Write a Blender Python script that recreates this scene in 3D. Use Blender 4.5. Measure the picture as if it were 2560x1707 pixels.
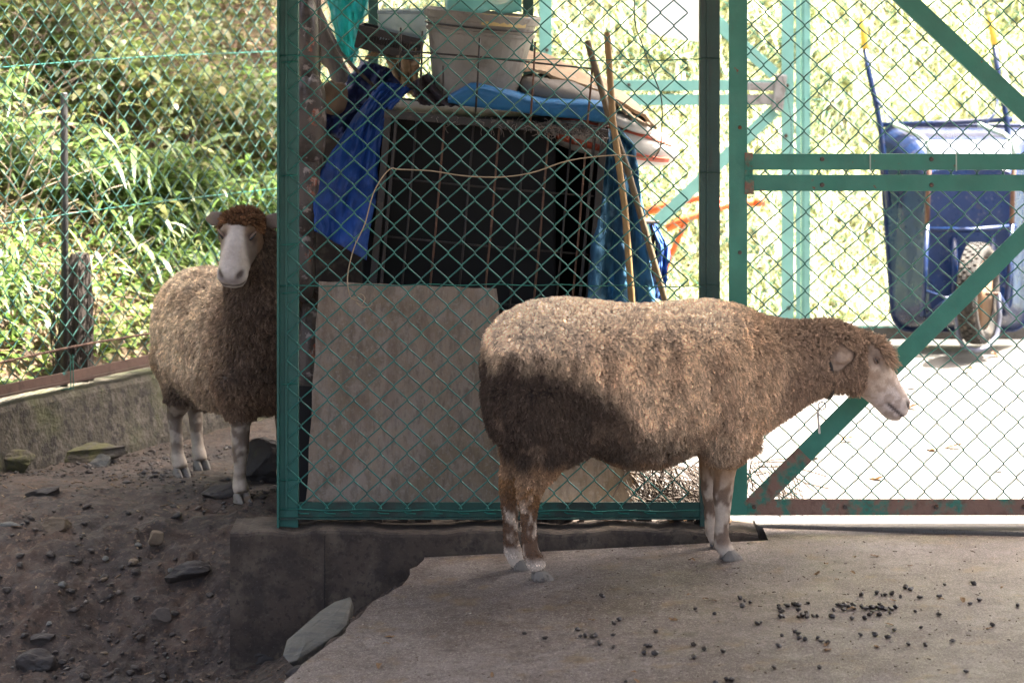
import bpy, math, random
import numpy as np
from mathutils import Vector, Matrix

random.seed(7)
rng = np.random.default_rng(7)
for o in list(bpy.data.objects):
    bpy.data.objects.remove(o)
S = bpy.context.scene
COL = S.collection

# ------------------------------------------------------------------ camera, sky, sun, exposure
FPX, CH, HZ = 7000.0, 1.78, -170.0          # focal length in photo pixels, camera height, horizon row
cam = bpy.data.cameras.new('camera')
cam.sensor_width = 36.0
cam.lens = FPX / 2560.0 * 36.0
cam.shift_y = (HZ - 853.5) / 2560.0
cam.clip_start, cam.clip_end = 0.1, 400
cam.dof.use_dof = True
cam.dof.focus_distance = 8.15
cam.dof.aperture_fstop = 4.8
camo = bpy.data.objects.new('camera', cam)
COL.objects.link(camo)
camo.location = (0, 0, CH)
camo.rotation_euler = (math.pi / 2, 0, 0)
S.camera = camo

SUN_EL, SUN_AZ = math.radians(67), math.radians(70)      # azimuth measured from +Y (away from camera) towards +X
w = bpy.data.worlds.new('World')
S.world = w
w.use_nodes = True
nt = w.node_tree
nt.nodes.clear()
sky = nt.nodes.new('ShaderNodeTexSky')
sky.sky_type = 'NISHITA'
sky.sun_disc = False
sky.sun_elevation = SUN_EL
sky.sun_rotation = SUN_AZ
sky.air_density, sky.dust_density, sky.ozone_density = 0.7, 10.0, 0.0
bg = nt.nodes.new('ShaderNodeBackground')
bg.inputs['Strength'].default_value = 0.09
wo = nt.nodes.new('ShaderNodeOutputWorld')
nt.links.new(sky.outputs[0], bg.inputs[0])
nt.links.new(bg.outputs[0], wo.inputs[0])
sl = bpy.data.lights.new('sun', 'SUN')
sl.energy = 5.0
sl.angle = math.radians(0.53)
sl.color = (1.0, 0.93, 0.82)
slo = bpy.data.objects.new('sun', sl)
COL.objects.link(slo)
SD = Vector((math.cos(SUN_EL) * math.sin(SUN_AZ), math.cos(SUN_EL) * math.cos(SUN_AZ), math.sin(SUN_EL)))
slo.rotation_euler = SD.to_track_quat('Z', 'Y').to_euler()
slo.location = (3, 12, 12)
S.view_settings.view_transform = 'Standard'
S.view_settings.look = 'None'
S.view_settings.exposure = 3.6
S.view_settings.gamma = 1.0
S.view_settings.use_curve_mapping = False
S.cycles.use_denoising = True
S.cycles.max_bounces = 8
S.cycles.diffuse_bounces = 4
S.cycles.transparent_max_bounces = 8
S.cycles_curves.shape = 'RIBBONS'

# ------------------------------------------------------------------ helpers
def P(px, py, Y):
    """the world point that lies Y metres away behind photo pixel (px, py)"""
    return Vector(((px - 1280.0) / FPX * Y, Y, CH - (py - HZ) / FPX * Y))

def hsh(ix, iy, iz, seed):
    h = (ix * 374761393 + iy * 668265263 + iz * 2147483647 + seed * 974634777) & 0xFFFFFFFF
    h = ((h ^ (h >> 13)) * 1274126177) & 0xFFFFFFFF
    return ((h ^ (h >> 16)) & 0xFFFFFF) / float(0xFFFFFF)

def vnoise(p, seed=0):
    p = np.asarray(p, float)
    i = np.floor(p).astype(np.int64)
    f = p - i
    f = f * f * (3 - 2 * f)
    out = 0
    for dx in (0, 1):
        for dy in (0, 1):
            for dz in (0, 1):
                wgt = (f[:, 0] if dx else 1 - f[:, 0]) * (f[:, 1] if dy else 1 - f[:, 1]) * (f[:, 2] if dz else 1 - f[:, 2])
                out = out + wgt * hsh(i[:, 0] + dx, i[:, 1] + dy, i[:, 2] + dz, seed)
    return out

def fbm(p, oct=4, seed=0):
    p = np.asarray(p, float)
    a, s, out = 1.0, 0.0, 0
    for k in range(oct):
        out = out + a * vnoise(p * 2 ** k, seed + k)
        s += a
        a *= .5
    return out / s

def sstep(a, b, x):
    t = np.clip((x - a) / (b - a), 0, 1)
    return t * t * (3 - 2 * t)

class MB:
    def __init__(s):
        s.v, s.f = [], []
    def add(s, vs, fs):
        n = len(s.v)
        s.v += [tuple(v) for v in vs]
        s.f += [tuple(i + n for i in f) for f in fs]
        return s
    def box(s, c, size, R=None):
        c = Vector(c)
        vs = []
        for z in (-.5, .5):
            for x, y in ((-.5, -.5), (.5, -.5), (.5, .5), (-.5, .5)):
                d = Vector((x * size[0], y * size[1], z * size[2]))
                if R is not None:
                    d = R @ d
                vs.append(c + d)
        return s.add(vs, [(3, 2, 1, 0), (4, 5, 6, 7), (0, 1, 5, 4), (1, 2, 6, 5), (2, 3, 7, 6), (3, 0, 4, 7)])
    def bar(s, a, b, wy, wz, up=(0, 0, 1)):
        """box running from a to b; wy across, wz along up"""
        a, b = Vector(a), Vector(b)
        d = (b - a).normalized()
        u = Vector(up)
        sd = d.cross(u).normalized()
        u = sd.cross(d).normalized()
        R = Matrix((d, sd, u)).transposed()
        return s.box((a + b) / 2, ((b - a).length, wy, wz), R)
    def tube(s, pts, r, n=6, cap=True, flat=1.0):
        pts = [Vector(p) for p in pts]
        k = len(pts)
        rs = r if hasattr(r, '__len__') else [r] * k
        prev = None
        vs = []
        for i, p in enumerate(pts):
            d = (pts[min(i + 1, k - 1)] - pts[max(i - 1, 0)])
            if d.length < 1e-9:
                d = Vector((0, 0, 1))
            d.normalize()
            if prev is None:
                ref = Vector((0, 0, 1)) if abs(d.z) < .9 else Vector((0, 1, 0))
                a = d.cross(ref).normalized()
            else:
                a = (prev - d * prev.dot(d))
                a = a.normalized() if a.length > 1e-6 else d.orthogonal().normalized()
            prev = a
            b = d.cross(a)
            for j in range(n):
                t = 2 * math.pi * j / n
                vs.append(p + (a * math.cos(t) + b * math.sin(t) * flat) * rs[i])
        fs = [(i * n + j, i * n + (j + 1) % n, (i + 1) * n + (j + 1) % n, (i + 1) * n + j) for i in range(k - 1) for j in range(n)]
        if cap:
            fs += [tuple(range(n - 1, -1, -1)), tuple((k - 1) * n + j for j in range(n))]
        return s.add(vs, fs)
    def loft(s, rings, cap=True, closed=False):
        n = len(rings[0])
        vs = [v for r in rings for v in r]
        k = len(rings)
        fs = [(i * n + j, i * n + (j + 1) % n, ((i + 1) % k) * n + (j + 1) % n, ((i + 1) % k) * n + j)
              for i in range(k if closed else k - 1) for j in range(n)]
        if cap and not closed:
            fs += [tuple(range(n - 1, -1, -1)), tuple((k - 1) * n + j for j in range(n))]
        return s.add(vs, fs)
    def grid(s, rows):
        n = len(rows[0])
        vs = [v for r in rows for v in r]
        fs = [(i * n + j, i * n + j + 1, (i + 1) * n + j + 1, (i + 1) * n + j) for i in range(len(rows) - 1) for j in range(n - 1)]
        return s.add(vs, fs)
    def mesh(s, name, mat, off=(0, 0, 0), smooth=False):
        me = bpy.data.meshes.new(name)
        ox, oy, oz = off
        me.from_pydata([(x - ox, y - oy, z - oz) for x, y, z in s.v], [], s.f)
        if smooth:
            me.polygons.foreach_set('use_smooth', [True] * len(me.polygons))
        if mat:
            me.materials.append(mat)
        return me
    def build(s, name, mat, parent=None, smooth=False, bevel=0, solid=0, loc=None):
        off = tuple(parent.location) if parent else (loc or (0, 0, 0))
        if parent and parent.parent:
            off = tuple(Vector(off) + parent.parent.location)
        me = s.mesh(name, mat, off, smooth)
        o = bpy.data.objects.new(name, me)
        COL.objects.link(o)
        if parent:
            o.parent = parent
        elif loc:
            o.location = loc
        if solid:
            m = o.modifiers.new('solid', 'SOLIDIFY')
            m.thickness = solid
            m.offset = 0
        if bevel:
            m = o.modifiers.new('bevel', 'BEVEL')
            m.width = bevel
            m.segments = 2
            m.limit_method = 'ANGLE'
        return o

def tag(o, label=None, cat=None, group=None, kind=None):
    if label: o['label'] = label
    if cat: o['category'] = cat
    if group: o['group'] = group
    if kind: o['kind'] = kind
    return o

def thing(name, label, cat, loc, group=None):
    o = bpy.data.objects.new(name, None)
    o.empty_display_size = .1
    COL.objects.link(o)
    o.location = loc
    return tag(o, label, cat, group)

def mesh_np(name, V, F, mat, col=None, smooth=False, loc=(0, 0, 0)):
    """V (n,3), F (m,4) or (m,3) as arrays; col (n,3) goes into point attribute Col"""
    me = bpy.data.meshes.new(name)
    n, m, k = len(V), len(F), F.shape[1]
    me.vertices.add(n)
    me.vertices.foreach_set('co', (np.asarray(V, np.float32) - np.asarray(loc, np.float32)).ravel())
    me.loops.add(m * k)
    me.loops.foreach_set('vertex_index', F.astype(np.int32).ravel())
    me.polygons.add(m)
    me.polygons.foreach_set('loop_start', np.arange(0, m * k, k, dtype=np.int32))
    me.update(calc_edges=True)
    me.validate()
    if smooth:
        me.polygons.foreach_set('use_smooth', [True] * len(me.polygons))
    if col is not None:
        a = me.attributes.new('Col', 'FLOAT_COLOR', 'POINT')
        a.data.foreach_set('color', np.concatenate([col, np.ones((n, 1))], 1).astype(np.float32).ravel())
    me.materials.append(mat)
    o = bpy.data.objects.new(name, me)
    o.location = loc
    COL.objects.link(o)
    return o

# ------------------------------------------------------------------ materials
def M(name, base, layers=(), rough=.6, metal=0.0, bump=0.0, bscale=40, attr=None, transl=0.0, rvar=0.0,
      spec=.5, alpha=1.0, stretch=None, var=.12, vscale=9, coords='Object', trans=0.0):
    m = bpy.data.materials.new(name)
    m.use_nodes = True
    t = m.node_tree
    N, L = t.nodes, t.links
    N.clear()
    out = N.new('ShaderNodeOutputMaterial')
    pb = N.new('ShaderNodeBsdfPrincipled')
    tc = N.new('ShaderNodeTexCoord')
    vec = tc.outputs[coords]
    def noise(scale, detail=6, st=None, rough_=.6):
        n = N.new('ShaderNodeTexNoise')
        n.inputs['Scale'].default_value = scale
        n.inputs['Detail'].default_value = detail
        n.inputs['Roughness'].default_value = rough_
        v = vec
        if st:
            mp = N.new('ShaderNodeMapping')
            mp.inputs['Scale'].default_value = st
            L.new(vec, mp.inputs[0])
            v = mp.outputs[0]
        L.new(v, n.inputs['Vector'])
        return n.outputs['Fac']
    def mix(fac, a, b, mode='MIX'):
        x = N.new('ShaderNodeMix')
        x.data_type = 'RGBA'
        x.blend_type = mode
        for sock, val in ((x.inputs[0], fac), (x.inputs[6], a), (x.inputs[7], b)):
            if hasattr(val, 'is_output'):
                L.new(val, sock)
            elif hasattr(val, '__len__'):
                sock.default_value = (*val, 1) if len(val) == 3 else val
            else:
                sock.default_value = val
        return x.outputs[2]
    def ramp(v, lo, hi):
        r = N.new('ShaderNodeMapRange')
        r.interpolation_type = 'SMOOTHSTEP'
        r.inputs[1].default_value, r.inputs[2].default_value = lo, hi
        L.new(v, r.inputs[0])
        return r.outputs[0]
    if attr:
        at = N.new('ShaderNodeAttribute')
        at.attribute_name = attr
        c = at.outputs['Color']
    else:
        c = mix(1.0, base, base)
    if var:
        f = ramp(noise(vscale, 5, stretch), .3, .7)
        c = mix(f, mix(1.0, c, (1 - var,) * 3, 'MULTIPLY'), mix(1.0, c, (1 + var,) * 3, 'MULTIPLY'))
    for ly in layers:
        colr, sc, lo, hi = ly[:4]
        amt = ly[4] if len(ly) > 4 else 1.0
        st = ly[5] if len(ly) > 5 else None
        f = ramp(noise(sc, 7, st, .65), lo, hi)
        if amt != 1.0:
            mm = N.new('ShaderNodeMath')
            mm.operation = 'MULTIPLY'
            L.new(f, mm.inputs[0])
            mm.inputs[1].default_value = amt
            f = mm.outputs[0]
        c = mix(f, c, colr)
    L.new(c, pb.inputs['Base Color'])
    pb.inputs['Roughness'].default_value = rough
    if rvar:
        r = N.new('ShaderNodeMapRange')
        L.new(noise(vscale * 1.7, 5), r.inputs[0])
        r.inputs[1].default_value, r.inputs[2].default_value = .3, .7
        r.inputs[3].default_value, r.inputs[4].default_value = max(0.02, rough - rvar), min(1, rough + rvar)
        L.new(r.outputs[0], pb.inputs['Roughness'])
    pb.inputs['Metallic'].default_value = metal
    pb.inputs['Specular IOR Level'].default_value = spec
    pb.inputs['Transmission Weight'].default_value = trans
    if bump:
        b = N.new('ShaderNodeBump')
        b.inputs['Strength'].default_value = min(1, bump)
        b.inputs['Distance'].default_value = .004 if bump <= 1 else .004 * bump
        L.new(noise(bscale, 8, stretch), b.inputs['Height'])
        L.new(b.outputs[0], pb.inputs['Normal'])
    sh = pb.outputs[0]
    if transl:
        tb = N.new('ShaderNodeBsdfTranslucent')
        L.new(c, tb.inputs[0])
        mx = N.new('ShaderNodeMixShader')
        mx.inputs[0].default_value = transl
        L.new(sh, mx.inputs[1])
        L.new(tb.outputs[0], mx.inputs[2])
        sh = mx.outputs[0]
    if alpha < 1:
        tb = N.new('ShaderNodeBsdfTransparent')
        mx = N.new('ShaderNodeMixShader')
        mx.inputs[0].default_value = alpha
        L.new(tb.outputs[0], mx.inputs[1])
        L.new(sh, mx.inputs[2])
        sh = mx.outputs[0]
    L.new(sh, out.inputs[0])
    return m

RUST = (.13, .06, .032)
GREEN = (.030, .195, .14)
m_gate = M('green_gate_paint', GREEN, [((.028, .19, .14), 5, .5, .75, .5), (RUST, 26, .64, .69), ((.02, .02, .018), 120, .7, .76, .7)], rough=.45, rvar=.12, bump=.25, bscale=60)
m_rail_rust = M('rusty_green_rail_paint', GREEN, [((.20, .118, .085), 9, .40, .52), ((.11, .058, .04), 30, .52, .66, .6), ((.05, .22, .17), 22, .60, .64, .6)], rough=.7, rvar=.1, bump=.6, bscale=90)
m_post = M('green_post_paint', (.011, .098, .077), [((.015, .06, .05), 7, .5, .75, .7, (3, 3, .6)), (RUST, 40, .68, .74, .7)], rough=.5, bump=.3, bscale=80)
m_post_dark = M('dark_and_shaded_green', (.012, .052, .042), [((.03, .035, .03), 10, .5, .7, .6, (3, 3, .5)), ((.02, .1, .08), 22, .6, .75, .6)], rough=.5, bump=.4, bscale=80)  # dark green; on the roof post by the bucket it stands for shade
m_pale = M('haze_paled_green_paint', (.17, .38, .33), [((.16, .40, .35), 8, .5, .7, .5), (RUST, 30, .70, .74, .6)], rough=.5, bump=.2)  # light green, lightened further for glare and haze
m_wire = M('green_coated_wire', (.011, .135, .105), [((.006, .04, .034), 14, .52, .7, .7), ((.025, .18, .145), 30, .62, .72, .5)], rough=.38, var=.2, vscale=30)
m_bolt = M('dull_bolt_steel', (.09, .08, .07), [(RUST, 60, .5, .6)], rough=.5, metal=.7)
m_rust = M('rusted_steel', (.10, .05, .032), [((.17, .10, .065), 30, .45, .65), ((.035, .02, .016), 18, .55, .7)], rough=.8, bump=.6, bscale=90)
m_tie = M('pale_cable_tie', (.35, .45, .38), rough=.4)
m_black_pole = M('black_pipe', (.018, .017, .016), [((.08, .06, .05), 20, .55, .75, .6, (4, 4, .6))], rough=.55, bump=.3)
m_slab = M('worn_concrete', (.118, .091, .078), [((.072, .048, .036), 1.7, .42, .58, .85), ((.19, .165, .150), 3.1, .48, .62, .5), ((.085, .064, .05), 34, .48, .60, .7), ((.22, .185, .165), 75, .52, .60, .6),
                                               ((.40, .36, .31), 190, .54, .60, .7), ((.045, .034, .026), 120, .55, .61, .8), ((.17, .11, .045), 9, .55, .66, .5), ((.06, .045, .035), 14, .60, .66, .6)], rough=.5, rvar=.16, bump=.8, bscale=130, vscale=5)
m_slab2 = M('pale_concrete', (.092, .087, .080), [((.085, .078, .070), 2.2, .46, .62, .7), ((.06, .054, .048), 60, .54, .62, .6), ((.03, .025, .02), 150, .57, .62, .8)], rough=.8, bump=.5, bscale=110)
m_kerb = M('grimy_concrete', (.048, .034, .024), [((.105, .083, .060), 5, .46, .62, .6), ((.022, .016, .012), 11, .46, .60, .75), ((.10, .083, .065), 140, .58, .66, .4), ((.015, .011, .008), 50, .54, .62, .6), ((.12, .085, .05), 4, .58, .75, .4)], rough=.85, bump=.9, bscale=60)
m_wall = M('mossy_concrete', (.066, .057, .042), [((.12, .105, .085), 20, .5, .62, .7), ((.025, .021, .018), 26, .50, .58, .8), ((.09, .10, .035), 4, .5, .7, .6), ((.15, .10, .05), 6, .62, .74, .5)], rough=.9, bump=2.2, bscale=60)
m_dirt = M("dark_earth", (.024, .015, .010), [((.054, .031, .018), 2.2, .46, .62, .75), ((.015, .010, .008), 6, .47, .60, .85), ((.11, .072, .048), 60, .54, .62, .6), ((.05, .038, .028), 25, .48, .62, .6), ((.012, .009, .007), 40, .54, .62, .8)], rough=.85, rvar=.12, bump=2.2, bscale=38)
m_pebble = M('mixed_gravel', (.08, .07, .062), attr='Col', rough=.75, bump=.5, bscale=50)
m_stone = M('grey_slate', (.092, .090, .078), [((.055, .06, .058), 12, .45, .62, .8, (1, 3, 3)), ((.15, .155, .145), 40, .55, .7, .5), ((.10, .075, .05), 5, .6, .72, .5)], rough=.75, bump=1.2, bscale=40)
m_stone_dark = M('dark_wet_stone', (.024, .018, .014), [((.05, .038, .028), 14, .5, .7), ((.025, .022, .02), 6, .5, .65)], rough=.7, bump=1.2, bscale=40)
m_stone_moss = M('moss_covered_stone', (.045, .038, .028), [((.068, .066, .024), 12, .46, .6), ((.06, .055, .05), 16, .55, .7, .8)], rough=.9, bump=1.4, bscale=50)
m_stone_tan = M('tan_stone', (.13, .095, .06), [((.12, .09, .06), 12, .5, .66), ((.28, .24, .18), 30, .6, .7, .5)], rough=.8, bump=1.0, bscale=40)
m_poo = M('dark_dropping', (.022, .016, .013), [((.05, .033, .022), 200, .55, .7, .7)], rough=.33, bump=.4, bscale=300, vscale=90)
m_leaf_dry = M('dry_leaf', (.20, .115, .05), [((.11, .06, .03), 40, .5, .65), ((.32, .21, .10), 25, .6, .7, .6)], rough=.7, transl=.15)
m_ply = M('weathered_plywood', (.25, .195, .145), [((.150, .105, .055), 2.3, .44, .62, .55), ((.28, .235, .20), 14, .48, .60, .6, (1, 1, .8)), ((.12, .095, .075), 60, .47, .62, .5, (1, 1, .3)), ((.10, .074, .054), 20, .54, .68, .5, (1.6, 1.6, .5)), ((.30, .26, .22), 90, .54, .62, .5), ((.17, .11, .075), 9, .54, .64, .4, (1.5, 1.5, .3))], rough=.85, bump=.7, bscale=60, stretch=(1, 1, .3))
m_ply_edge = M('plywood_edge', (.30, .24, .17), rough=.9)
m_blue_tarp = M('blue_tarpaulin', (.006, .058, .28), [((.004, .026, .13), 5, .42, .62, .8)], rough=.6, bump=.4, bscale=30, transl=.12)
m_denim = M('faded_blue_sheet', (.04, .15, .27), [((.015, .055, .11), 7, .45, .65, .8, (3, 3, .4)), ((.14, .28, .40), 12, .58, .72, .6)], rough=.75, bump=.6, bscale=50, transl=.22)
m_bluecloth = M('blue_top_sheet', (.014, .13, .31), [((.012, .08, .20), 6, .5, .66, .8), ((.06, .25, .48), 30, .6, .7, .5)], rough=.6, bump=.5)
m_black = M('black_cage_paint', (.022, .019, .018), [((.075, .055, .045), 24, .52, .7, .8)], rough=.6, bump=.3)
m_void = M('void_black', (.006, .006, .007), rough=.9)
m_bucket = M('dirty_white_plastic', (.25, .235, .205), [((.15, .135, .115), 6, .48, .64, .8), ((.10, .085, .07), 22, .58, .7, .6)], rough=.5, bump=.25, transl=.12)
m_bucket_lab = M('faded_bucket_label', (.50, .38, .17), [((.58, .53, .40), 9, .5, .62, .8), ((.35, .22, .08), 20, .6, .7, .7)], rough=.6)
m_clear = M('clear_plastic', (.36, .44, .48), rough=.25, transl=.35, alpha=.62)
m_teal = M('teal_plastic_sheet', (.02, .28, .30), [((.01, .15, .17), 4, .45, .7, .6)], rough=.35, transl=.5, bump=.4, bscale=12)
m_tealbag = M('teal_plastic_bag', (.22, .55, .50), [((.55, .75, .72), 8, .55, .7, .7)], rough=.3, transl=.4)
m_bamboo = M('dry_bamboo', (.30, .185, .075), [((.20, .115, .045), 6, .45, .65, .7, (4, 4, .5)), ((.10, .06, .03), 30, .62, .72, .6)], rough=.5, bump=.2)
m_bamboo_dark = M('grey_bamboo', (.13, .095, .055), [((.06, .05, .035), 8, .45, .65, .8, (4, 4, .6)), ((.24, .17, .09), 5, .55, .7, .6)], rough=.65, bump=.3)
m_card = M('weathered_cardboard', (.36, .26, .17), [((.22, .14, .085), 8, .5, .66, .8), ((.5, .42, .33), 16, .58, .7, .6)], rough=.9, bump=.5)
m_sack_w = M('white_feed_sack', (.62, .59, .56), [((.40, .36, .33), 9, .55, .7, .6), ((.30, .24, .2), 22, .62, .72, .4)], rough=.55, bump=.5, bscale=26)
m_sack_r = M('red_sack_print', (.52, .10, .055), [((.60, .28, .2), 18, .6, .72, .6)], rough=.55, bump=.4, bscale=26)
m_crump = M('crumpled_pinkish_plastic', (.075, .06, .052), [((.035, .028, .026), 16, .46, .56, .85), ((.30, .08, .04), 7, .60, .64, .8), ((.30, .26, .24), 26, .54, .62, .8)], rough=.55, bump=1.0, bscale=30)
m_log = M('grey_bark', (.13, .11, .095), [((.06, .05, .045), 9, .45, .65, .8, (4, 4, .5)), ((.24, .22, .19), 14, .58, .7, .6)], rough=.9, bump=1.4, bscale=30)
m_stump = M('fibrous_dark_bark', (.045, .033, .027), [((.12, .10, .085), 14, .5, .66, .8, (6, 6, .35)), ((.02, .016, .014), 9, .5, .62, .7, (6, 6, .35))], rough=.95, bump=2, bscale=40, stretch=(3, 3, .25))
m_twine = M('beige_twine', (.33, .26, .17), rough=.9)
m_cord = M('dark_cord', (.04, .05, .045), rough=.7)
m_orange = M('orange_frame_paint', (.62, .10, .022), [((.40, .07, .02), 14, .55, .7, .5)], rough=.4)
m_blue_metal = M('blue_barrow_paint', (.004, .017, .066), [((.008, .030, .105), 7, .5, .66, .6), ((.12, .13, .15), 48, .60, .67, .5), ((.045, .034, .03), 12, .60, .68, .45)], rough=.32, rvar=.12, bump=.25)
m_pale_tube = M('pale_worn_tube', (.30, .40, .36), [((.18, .10, .06), 14, .5, .66, .8)], rough=.45)
m_yellow = M('yellow_grip', (.60, .42, .05), rough=.5)
m_tyre = M('muddy_tyre', (.02, .018, .016), [((.07, .055, .042), 18, .52, .64, .7)], rough=.85, bump=.6)
m_rim = M('rusty_wheel_rim', (.22, .13, .07), [((.09, .05, .03), 12, .5, .65)], rough=.7)
m_white_board = M('white_board', (.75, .75, .74), [((.6, .6, .6), 6, .5, .7, .5)], rough=.5)
m_latch = M('grey_latch_steel', (.28, .27, .26), [((.12, .11, .10), 14, .5, .66, .8)], rough=.5, metal=.3)
m_twig = M('dark_twig', (.045, .032, .025), [((.11, .085, .06), 20, .5, .7)], rough=.9)
m_roof = M('grey_roof_sheet', (.30, .30, .29), rough=.6)
m_hill = M('bank_earth', (.095, .062, .040), [((.18, .125, .075), 7, .48, .66, .8), ((.05, .034, .025), 5, .5, .66, .8), ((.14, .17, .06), 3, .5, .66, .6)], rough=.95, bump=2.5, bscale=20)
m_foliage = M('leafy_green', (.06, .1, .03), attr='Col', rough=.36, transl=.5, var=.15, vscale=3)
m_dryst = M('dry_stalks', (.3, .22, .13), attr='Col', rough=.7, transl=.1, var=.15)
m_skin = M('sheep_skin', (.4, .3, .2), attr='Col', rough=.75, var=.10, vscale=70, bump=.5, bscale=220)
m_wool = M('sheep_wool', (.4, .3, .2), attr='Col', rough=.85, var=0, spec=.25, transl=.12)
m_hoof = M('grey_hoof', (.15, .135, .115), [((.05, .04, .032), 50, .5, .62, .8), ((.16, .145, .125), 30, .58, .7, .6)], rough=.7, bump=.4, bscale=120)
m_eye = M('dark_eye', (.015, .011, .009), rough=.12, var=0)
m_collar = M('dark_collar', (.02, .016, .014), rough=.6)
m_tag = M('pale_tag', (.55, .52, .46), [((.3, .27, .23), 40, .5, .66, .6)], rough=.5)
m_steel = M('ring_steel', (.3, .3, .3), rough=.35, metal=.9)

# ------------------------------------------------------------------ terrain functions
YF = 8.30                                     # the front fence and gate stand on this line
LF0, LFD = Vector((-1.737, 9.5)), Vector((.607, 1.0)).normalized()     # left boundary fence: a point and its direction
LFN = Vector((-LFD.y, LFD.x))                # pointing out of the pen

def lf(t, off=0.0):
    p = LF0 + LFD * t + LFN * off
    return p
def slab_z(X, Y):
    return .05 * np.minimum(0, X - .75)
EA, EB = np.array([-.257, 8.17]), np.array([-.60, 6.75])
ED = (EB - EA) / np.linalg.norm(EB - EA)
EN = np.array([ED[1], -ED[0]])
def edge_s(X, Y):
    """signed distance to the left of the broken slab edge"""
    return (X - EA[0]) * EN[0] + (Y - EA[1]) * EN[1]
if edge_s(-1.0, 7.5) < 0:
    EN = -EN
def dirt_z(X, Y):
    X, Y = np.asarray(X, float), np.asarray(Y, float)
    s = edge_s(X, Y)
    Fz = slab_z(X, Y) - .035 - .62 * np.maximum(s, 0) - .16 * sstep(.015, -.06, s)
    Fz = np.where(Fz < -.36, -.36 - .12 * (1 - np.exp((Fz + .36) / .12)), Fz)
    Bz = np.interp(Y, [5, 7.0, 7.7, 8.22, 8.5, 8.75, 9.1, 9.5, 10, 12], [-.55, -.48, -.46, -.40, -.19, -.075, -.028, -.055, -.085, -.10])
    k = 18.0
    return np.log(np.exp(k * Fz) + np.exp(k * Bz)) / k
def dirt_full(X, Y):
    X, Y = np.asarray(X, float), np.asarray(Y, float)
    p = np.stack([X, Y, np.zeros_like(X)], -1).reshape(-1, 3)
    n = (fbm(p * 5, 3, 11) - .5) * .065 + (fbm(p * 22, 3, 5) - .5) * .040 + (vnoise(p * 70, 3) - .5) * .014
    amp = np.clip((9.6 - Y) / 1.0, .35, 1.0)
    return dirt_z(X, Y) + n.reshape(X.shape) * amp
def hill_z(X, Y):
    X, Y = np.asarray(X, float), np.asarray(Y, float)
    d1 = (X - LF0.x) * LFN.x + (Y - LF0.y) * LFN.y - .18
    d2 = Y - 12.45
    d = np.maximum(d1, d2)
    base = np.where(d1 > d2, .15, -.02)
    z = base + np.where(d > 0, .88 * d + .06 * np.minimum(d, 1) ** 2, 2.5 * d)
    p = np.stack([X, Y, np.zeros_like(X)], -1).reshape(-1, 3)
    n = (fbm(p * 1.7, 4, 21) - .5).reshape(X.shape)
    return z + n * np.clip(d, 0, 1) * .55
def ground_hit(px, py, zf):
    """march the view ray of a photo pixel onto a height function"""
    lo, hi = 5.0, 12.0
    Y = lo
    while Y < hi:
        p = P(px, py, Y)
        if p.z <= float(zf(p.x, p.y)):
            break
        Y += .01
    return P(px, py, Y)

def heightfield(name, xs, ys, zf, mat, smooth=True):
    Xg, Yg = np.meshgrid(xs, ys)
    Z = zf(Xg, Yg)
    V = np.stack([Xg, Yg, Z], -1).reshape(-1, 3)
    nx, ny = len(xs), len(ys)
    i = np.arange(ny - 1)[:, None] * nx + np.arange(nx - 1)[None, :]
    F = np.stack([i, i + 1, i + nx + 1, i + nx], -1).reshape(-1, 4)
    return mesh_np(name, V, F, mat, smooth=smooth)

# ------------------------------------------------------------------ setting: ground
far = heightfield('ground', np.linspace(-90, 90, 31), np.linspace(-90, 60, 26), lambda x, y: np.full_like(x, -.95), m_dirt)
tag(far, 'dark earth all round the pen', None, None, 'structure')
xs = np.concatenate([np.linspace(-8, -2.0, 16), np.arange(-1.98, .1, .0125), np.linspace(.12, 3, 8)])
ys = np.concatenate([np.linspace(-8, 6.3, 20), np.arange(6.35, 10.9, .0135), np.linspace(10.95, 12.4, 12)])
dirt = heightfield('earth_slope', xs, ys, dirt_full, m_dirt)
tag(dirt, 'dark stony earth sloping down in front of the left sheep', None, None, 'structure')
hill = heightfield('hillside', np.arange(-9, 9.01, .09), np.arange(8.2, 26, .09), hill_z, m_hill)
tag(hill, 'steep earth bank rising behind the fences', None, None, 'structure')

def poly_slab(name, outline, zf, thick, mat, step=.06, wob=0.0):
    """a concrete slab with a ragged outline: top fan in rows from the outline, plus skirt"""
    mb = MB()
    pts = [Vector(p) for p in outline]
    out = []
    for i, a in enumerate(pts):
        b = pts[(i + 1) % len(pts)]
        n = max(1, int((b - a).length / step))
        for k in range(n):
            q = a.lerp(b, k / n)
            out.append(q)
    if wob:
        arr = np.array([[q.x * 9, q.y * 9, 0] for q in out])
        nn = (fbm(arr, 3, 31) - .5) * wob
        n2 = (fbm(arr + 40, 3, 37) - .5) * wob
        out = [Vector((q.x + nn[i], q.y + n2[i])) if (q.y < 8.15 and q.x < -.1) else q for i, q in enumerate(out)]
    top = [(q.x, q.y, float(zf(q.x, q.y))) for q in out]
    rim = [(q.x, q.y, float(zf(q.x, q.y)) - thick) for q in out]
    n = len(out)
    mb.add(top + rim, [tuple(range(n))] + [(j, j + n, (j + 1) % n + n, (j + 1) % n) for j in range(n)])
    return mb.build(name, mat)
slab = poly_slab('concrete_slab', [(-.257, 8.20), (-.257, 8.17), (-.60, 6.75), (-.72, 6.3), (-.85, 5.0), (-.9, 2.0), (.75, 2.0), (.75, 8.20)], slab_z, .25, m_slab, wob=.06)
tag(slab, 'worn brown concrete slab with a broken left edge', None, None, 'structure')
slab_r = MB()
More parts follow.
